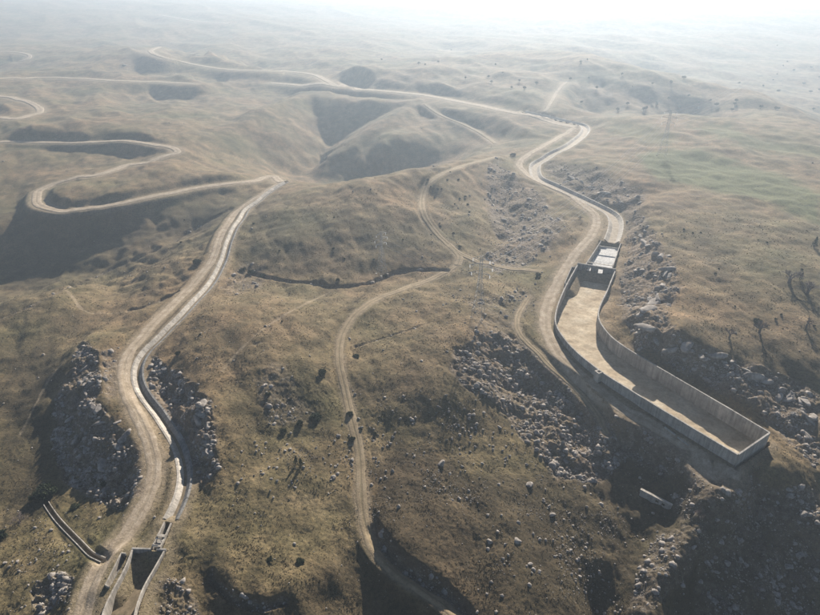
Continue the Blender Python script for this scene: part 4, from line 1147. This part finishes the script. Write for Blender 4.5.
def scatter_np(name, protos, ii, jj, rad, mat, sink, label, yflat=1.0, tall=None):
    V_, F_ = [], []; off = 0
    n = len(ii)
    x = GX[ii, jj] + (rg.random(n) - 0.5) * CELL[ii, jj]; y = GY[ii, jj] + (rg.random(n) - 0.5) * CELL[ii, jj]
    z = ground(x, y)
    kind = rg.integers(0, len(protos), n)
    for k, (v, f) in enumerate(protos):
        s = np.where(kind == k)[0]; m = len(s)
        if not m: continue
        a = rg.random(m) * 6.28; ca, sa = np.cos(a)[:, None], np.sin(a)[:, None]
        vx, vy, vz = v[None, :, 0], v[None, :, 1], v[None, :, 2]
        R_ = rad[s][:, None]
        X = (vx * ca - vy * sa) * R_ + x[s][:, None]; Y = (vx * sa + vy * ca) * R_ + y[s][:, None]; Zz = vz * R_ + z[s][:, None] + sink * R_
        V_.append(np.stack([X, Y, Zz], -1).reshape(-1, 3))
        F_.append((f[None] + (np.arange(m) * len(v))[:, None, None] + off).reshape(-1, f.shape[1])); off += m * len(v)
    o = link(name, mesh_np(name, np.concatenate(V_), np.concatenate(F_), mat)); tag(o, label, None, None, "stuff")
    return o
# keep stones off roads, canals and basins
PAD = np.clip(BARE * 1.2, 0, 1)
okv = (U > -20) & (U < 840) & (V > 60) & (V < 640) & (np.abs(ZV - ZF) < 0.3)
SMALL = [rock_np(300 + k, 1, 0.7, 0.35) for k in range(8)]
den = np.where(okv, ROCK ** 1.6 * (1 - PAD) * (0.12 + smooth(-0.15, 0.45, fbm(GX, GY, 11, 3, 411))) , 0)
def pick(den, n):
    p = den.ravel().astype(np.float64); c = np.cumsum(p); q = rg.random(n) * c[-1]
    k = np.searchsorted(c, q); return k // NA, k % NA
ii, jj = pick(den, 22000)
rad = 0.11 * (rg.pareto(1.9, len(ii)) + 1); rad = np.clip(rad, 0.10, 1.15) * (0.8 + DIST[ii, jj] / 450)
scatter_np("rock_rubble", SMALL, ii, jj, rad, M_ROCK, -0.05, "grey limestone rubble spilling over cliffs and banks")
clus = smooth(0.15, 0.6, fbm(GX, GY, 22, 3, 431))
mead = np.zeros_like(U)
for (a, b, sx, sy, w_) in ((290,460,60,35,1.0),(350,450,8,60,1.6),(430,440,70,50,1.0),(500,480,60,60,1.0),(600,540,80,60,0.9),(720,560,90,60,0.8),(40,540,60,60,0.4),(60,590,30,25,2.0),(480,300,50,30,1.6),(500,230,60,50,0.8),(335,350,5,25,2.0),(640,300,25,60,0.6),(200,340,40,30,0.3),(170,300,60,60,0.2),(440,200,60,50,0.3),(375,470,6,60,1.0)):
    mead += w_ * np.exp(-((U - a) / sx) ** 2 - ((V - b) / sy) ** 2)
den = np.where(okv, (mead * (0.12 + clus) + 0.012) * (1 - PAD) * (1 - 0.7 * ROCK), 0)
ii, jj = pick(den, 5200)
rad = np.clip(0.10 * (rg.pareto(2.4, len(ii)) + 1), 0.09, 0.55) * (0.8 + DIST[ii, jj] / 400)
scatter_np("loose_stones", SMALL, ii, jj, rad, M_ROCK, 0.2, "small pale stones strewn over the meadow")
# tussocks
def tuft_np(seed):
    g_ = np.random.default_rng(seed); v = []; f = []
    for k in range(7):
        a = g_.random() * 6.28; r_ = g_.uniform(0.1, 0.55); l = g_.uniform(0.5, 1.0); w_ = 0.28
        cx_, cy_ = math.cos(a) * r_ * 0.5, math.sin(a) * r_ * 0.5; n = len(v)
        b_ = g_.random() * 6.28
        v += [(cx_ - math.cos(b_) * w_, cy_ - math.sin(b_) * w_, -0.15), (cx_ + math.cos(b_) * w_, cy_ + math.sin(b_) * w_, -0.15), (cx_ + math.cos(a) * 0.4, cy_ + math.sin(a) * 0.4, l * 0.75)]
        f.append((n, n + 1, n + 2))
    return np.array(v), np.array(f)
M_TUFT = simple_mat("dry_tussock_grass", (0.085, 0.068, 0.038), (0.21, 0.16, 0.09), 0.3, 1.0)
TUFT = [tuft_np(500 + k) for k in range(6)]
dens = np.where(okv & (DIST < 420), (0.25 + clus + smooth(0.0, 0.5, fbm(GX, GY, 9, 3, 441))) * (1 - PAD) * (1 - 0.6 * ROCK), 0)
ii, jj = pick(dens, 30000)
scatter_np("grass_tussocks", TUFT, ii, jj, rg.uniform(0.14, 0.42, len(ii)) * (0.8 + DIST[ii, jj] / 500), M_TUFT, 0.0, "low dry grass tussocks covering the slopes")

# ------------------------------------------------------------------ shrubs and trees
def branch(m, p, d, L, r_, depth, g_, spread=0.55, tips=None):
    n = 2 if depth > 0 else 1
    q = p
    for k in range(n):
        d2 = (d + Vector(g_.normal(size=3)) * 0.13); d2.normalize()
        e = q + d2 * (L / n); m.bar(q, e, r_ * (1 - 0.25 * k), r_ * (0.75 - 0.25 * k), n=3 if depth < 3 else 4); q = e; d = d2
    if tips is not None: tips.append(q)
    if depth == 0: return
    for k in range(int(g_.integers(3, 5))):
        a = g_.normal(size=3); dd = (d + Vector(a) * spread); dd.z += 0.12; dd.normalize()
        s = p.lerp(q, g_.uniform(0.45, 1.0))
        branch(m, s, dd, L * g_.uniform(0.58, 0.8), r_ * 0.55, depth - 1, g_, spread, tips)
def tree_meshes(seed, leafy, low=False):
    g_ = np.random.default_rng(seed); t = MB(); t.bar((0, 0, -0.1), (0.02, 0.01, 0.32 if not low else 0.1), 0.07, 0.05, n=6)
    c = MB(); tips = []
    for k in range(5 if not low else 9):
        a = 2 * math.pi * k / (5 if not low else 9) + g_.random(); tilt = g_.uniform(0.35, 0.8) * (1.5 if low else 1)
        branch(c, Vector((0, 0, 0.28 if not low else 0.02)), Vector((math.cos(a) * tilt, math.sin(a) * tilt, 1)).normalized(), 0.27 if not low else 0.34, 0.034 if not low else 0.020, 3, g_, 0.5, tips)
    tm = t.mesh("trunk", M_BARK)
    if leafy:
        v = []; f = []
        for p in tips * (3 if low else 2):
            for _ in range(2):
                q = np.array(p) + g_.normal(size=3) * 0.05; a = g_.normal(size=(3, 3)) * 0.045; n = len(v)
                v += [tuple(q + a[0]), tuple(q + a[1]), tuple(q + a[2])]; f.append((n, n + 1, n + 2))
        n0 = len(c.v); 
        lm = bpy.data.meshes.new("leaves"); lm.from_pydata(v, [], f); lm.update(); lm.materials.append(M_LEAF)
        return tm, c.mesh("branches", M_BARK), lm
    return tm, c.mesh("crown", M_TWIG), None
T_BARE = [tree_meshes(900 + k, False) for k in range(3)]
T_LOW = [tree_meshes(920 + k, False, True) for k in range(2)]
T_LEAF = [tree_meshes(940 + k, True) for k in range(3)]
S_LEAF = [tree_meshes(960 + k, True, True) for k in range(3)]
def conifer_mesh(seed):
    g_ = np.random.default_rng(seed); v = []; f = []
    for k in range(420):
        h = g_.random() ** 0.8; r_ = (1 - h) * 0.30 * math.sqrt(g_.random()); a = g_.random() * 6.28
        q = np.array([math.cos(a) * r_, math.sin(a) * r_, 0.08 + h * 0.92]); b_ = g_.normal(size=(3, 3)) * 0.045; n = len(v)
        v += [tuple(q + b_[0]), tuple(q + b_[1]), tuple(q + b_[2])]; f.append((n, n + 1, n + 2))
    me = bpy.data.meshes.new("crown"); me.from_pydata(v, [], f); me.update(); me.materials.append(M_LEAF); return me
CONI = [conifer_mesh(3), conifer_mesh(4)]
TRK = T_BARE[0][0]
def plant(kind, u_, v_, h, label, cat="tree", grp=None, k=None, parts=True, wide=1.0, bare_name="bare_tree"):
    x, y, z = hit([u_], [v_]); loc = (float(x[0]), float(y[0]), float(z[0]) - 0.05)
    k = int(rg.integers(0, 3)) if k is None else k
    nm = {'bare': "bare_tree", 'low': "bare_shrub", 'leaf': "evergreen_tree", 'shrub': "evergreen_shrub", 'coni': "conifer_tree"}[kind]
    o = empty(nm, loc, (0, 0, rg.random() * 6.28)); o.scale = (h * wide, h * wide, h); tag(o, label, cat, grp)
    if kind == 'coni':
        link("trunk", TRK, o).scale = (0.6, 0.6, 0.8); link("crown", CONI[k % 2], o); return o
    st = {'bare': T_BARE, 'low': T_LOW, 'leaf': T_LEAF, 'shrub': S_LEAF}[kind]; tm, cm, lm = st[k % len(st)]
    link("trunk", tm, o); link("branches" if lm else "crown", cm, o)
    if lm: link("leaves", lm, o)
    return o
plant('bare', 789, 283, 8.5, "broad bare twiggy tree left of the dark little conifer on the right hillside", k=0, wide=1.7)
plant('bare', 807, 294, 8.5, "bare tree lower right of the dark conifer casting the longest shadow", k=1, wide=1.3)
plant('coni', 800.5, 280, 4.2, "small dark conifer standing between the two bare hillside trees", k=0)
plant('coni', 814, 247, 6.0, "dark slim conifer alone at the right edge of the plateau", k=1)
plant('bare', 729, 338, 6.5, "thin bare tree on the brow above the rock cliff", k=2)
plant('bare', 759, 333, 7.5, "bare tree with ghostly crown right of the thin one on the cliff brow", k=0, wide=1.2)
plant('shrub', 757, 322, 2.2, "dark low shrub above the ghostly bare tree", "shrub", k=0, wide=1.5)
plant('bare', 806, 328, 7, "small bare tree below the longest tree shadow at the right", k=1)
for (a, b, h, lb) in ((741,533,3.6,"pinkish bare shrub high on the dark lower right slope"),(756,551,4.2,"pinkish bare shrub just below the highest pinkish one"),(812,566,4.2,"pinkish bare shrub at the right edge of the dark slope"),(796,580,3.8,"pinkish bare shrub left of the one at the right edge"),(758,591,3.6,"pinkish bare shrub near the bottom edge of the dark slope"),(722,604,3.0,"small pinkish bare shrub at the bottom edge"),(20,522,4.2,"brown twiggy shrub at the far lower left"),(580,219,3.2,"low brown bramble patch inside the canal road bend"),(700,515,3.0,"bare shrub on the shaded bank under the terrace edge"),(660,470,2.6,"bare shrub on the shaded bank left of the terrace")):
    plant('low', a, b, h, lb, "shrub", wide=1.25)
for (a, b, h, w_, lb) in ((46,494,4.2,1.35,"very large black-green bush at the head of the thin concrete channel"),(34,500,2.6,1.2,"dark bush touching the left of the very large one"),(2,537,3.0,1.2,"dark bush cut by the left edge of the view"),(178,354,1.7,1.1,"single round dark bush on the meadow above the left canal"),
 (322,374,2.6,1.3,"dark spreading bush left of the central track"),(316,418,2.4,1.5,"dark bush at the foot of the stony gully"),(300,424,1.8,1.3,"low dark bush left of the gully foot bush"),(283,432,1.6,1.5,"low dark bush on the meadow edge"),(356,357,1.7,1.5,"dark bush at the end of the old ditch line by the track"),
 (252,274,3.2,1.3,"dark bush thicket at the west end of the dark stream"),(263,277,2.6,1.2,"smaller dark bush beside the stream end thicket"),(243,271,2.6,1.3,"dark bush left of the stream end thicket"),(197,263,3.4,1.3,"dark thicket on the slope left of the dirt road"),
 (338,281,2.6,0.7,"upright dark bush on the stream bank"),(386,277,2.8,0.7,"upright dark bush at the stream bend"),(428,181,2.6,0.8,"dark bush at the bend of the curved pale track"),(513,156,3.6,1.4,"dark bush patch left of the canal road bend"),(538,277,3.0,1.2,"dark bush beside the short stream crossing track"),
 (350,415,2.0,1.1,"dark bush between boulders on the left edge of the track"),(352,440,1.8,1.1,"dark bush lower down the left edge of the track"),(375,435,1.6,0.9,"dark bush on the right edge of the track"),(268,395,1.4,1.4,"small dark bush in the stony hollow of the meadow"),(300,562,1.6,1.4,"small dark bush on the bowl rim near the bottom"),(270,560,1.2,1.3,"low dark bush left of the bowl rim bush"),
 (200,335,1.0,1.0,"tiny dark bush on the green-brown meadow slope"),(282,322,1.1,0.8,"tiny dark bush near the meadow crest"),(104,485,1.5,1.3,"dark bush at the foot of the left cliff"),(75,508,1.8,1.5,"dark bush on the ground right of the channel head")):
    plant('shrub', a, b, h, lb, "shrub", wide=w_)
plant('coni', 296, 463, 3.2, "left one of two slim dark junipers on the western meadow", k=0); plant('coni', 301, 466, 3.6, "right one of two slim dark junipers on the western meadow", k=1)
rows_t = [((440,50),(600,55),(600,108),(470,88)), ((600,60),(820,40),(820,112),(600,112)), ((330,60),(440,50),(470,80),(340,75)), ((640,100),(740,98),(740,112),(640,112))]
for poly, n in zip(rows_t, (16, 28, 5, 16)):
    for p in jitter_poly(poly, n, rg):
        h = rg.uniform(3, 5.5); x, y, z = hit([p[0]], [p[1]])
        plant('leaf', p[0], p[1], h, "small dark tree dotting the far hazy plain beyond the plateau", "tree", "scattered trees on the far hazy plain", wide=rg.uniform(0.9, 1.4))
for p in jitter_poly([(150,190),(480,190),(470,262),(160,262)], 16, rg): plant('shrub', p[0], p[1], rg.uniform(0.9, 1.6), "tiny dark bush on the dusky slope above the stream", "shrub", "tiny bushes above the stream")
for p in jitter_poly([(425,170),(500,170),(500,255),(440,240)], 12, rg): plant('shrub', p[0], p[1], rg.uniform(1.0, 2.0), "small dark bush on the knoll inside the curved pale track", "shrub", "small bushes on the track knoll")
for p in jitter_poly([(640,210),(820,225),(820,330),(660,330)], 12, rg): plant('shrub', p[0], p[1], rg.uniform(0.7, 1.4), "tiny dark bush on the tan plateau slope", "shrub", "tiny bushes on the plateau")
# ------------------------------------------------------------------ haze
hm = bpy.data.materials.new("haze_air"); hm.use_nodes = True
ht = hm.node_tree; ht.nodes.clear()
ho = ht.nodes.new("ShaderNodeOutputMaterial"); hv = ht.nodes.new("ShaderNodeVolumePrincipled")
hv.inputs["Color"].default_value = (0.62, 0.74, 0.86, 1)
hv.inputs["Density"].default_value = HAZE_DENSITY
hv.inputs["Anisotropy"].default_value = HAZE_ANISO
ht.links.new(hv.outputs[0], ho.inputs["Volume"])
hb = MB(); hb.box(-9500, 9500, -300, 9700, float(ZF.min()) - 6, 172)
haze = link("haze", hb.mesh("haze", hm)); haze["kind"] = "stuff"
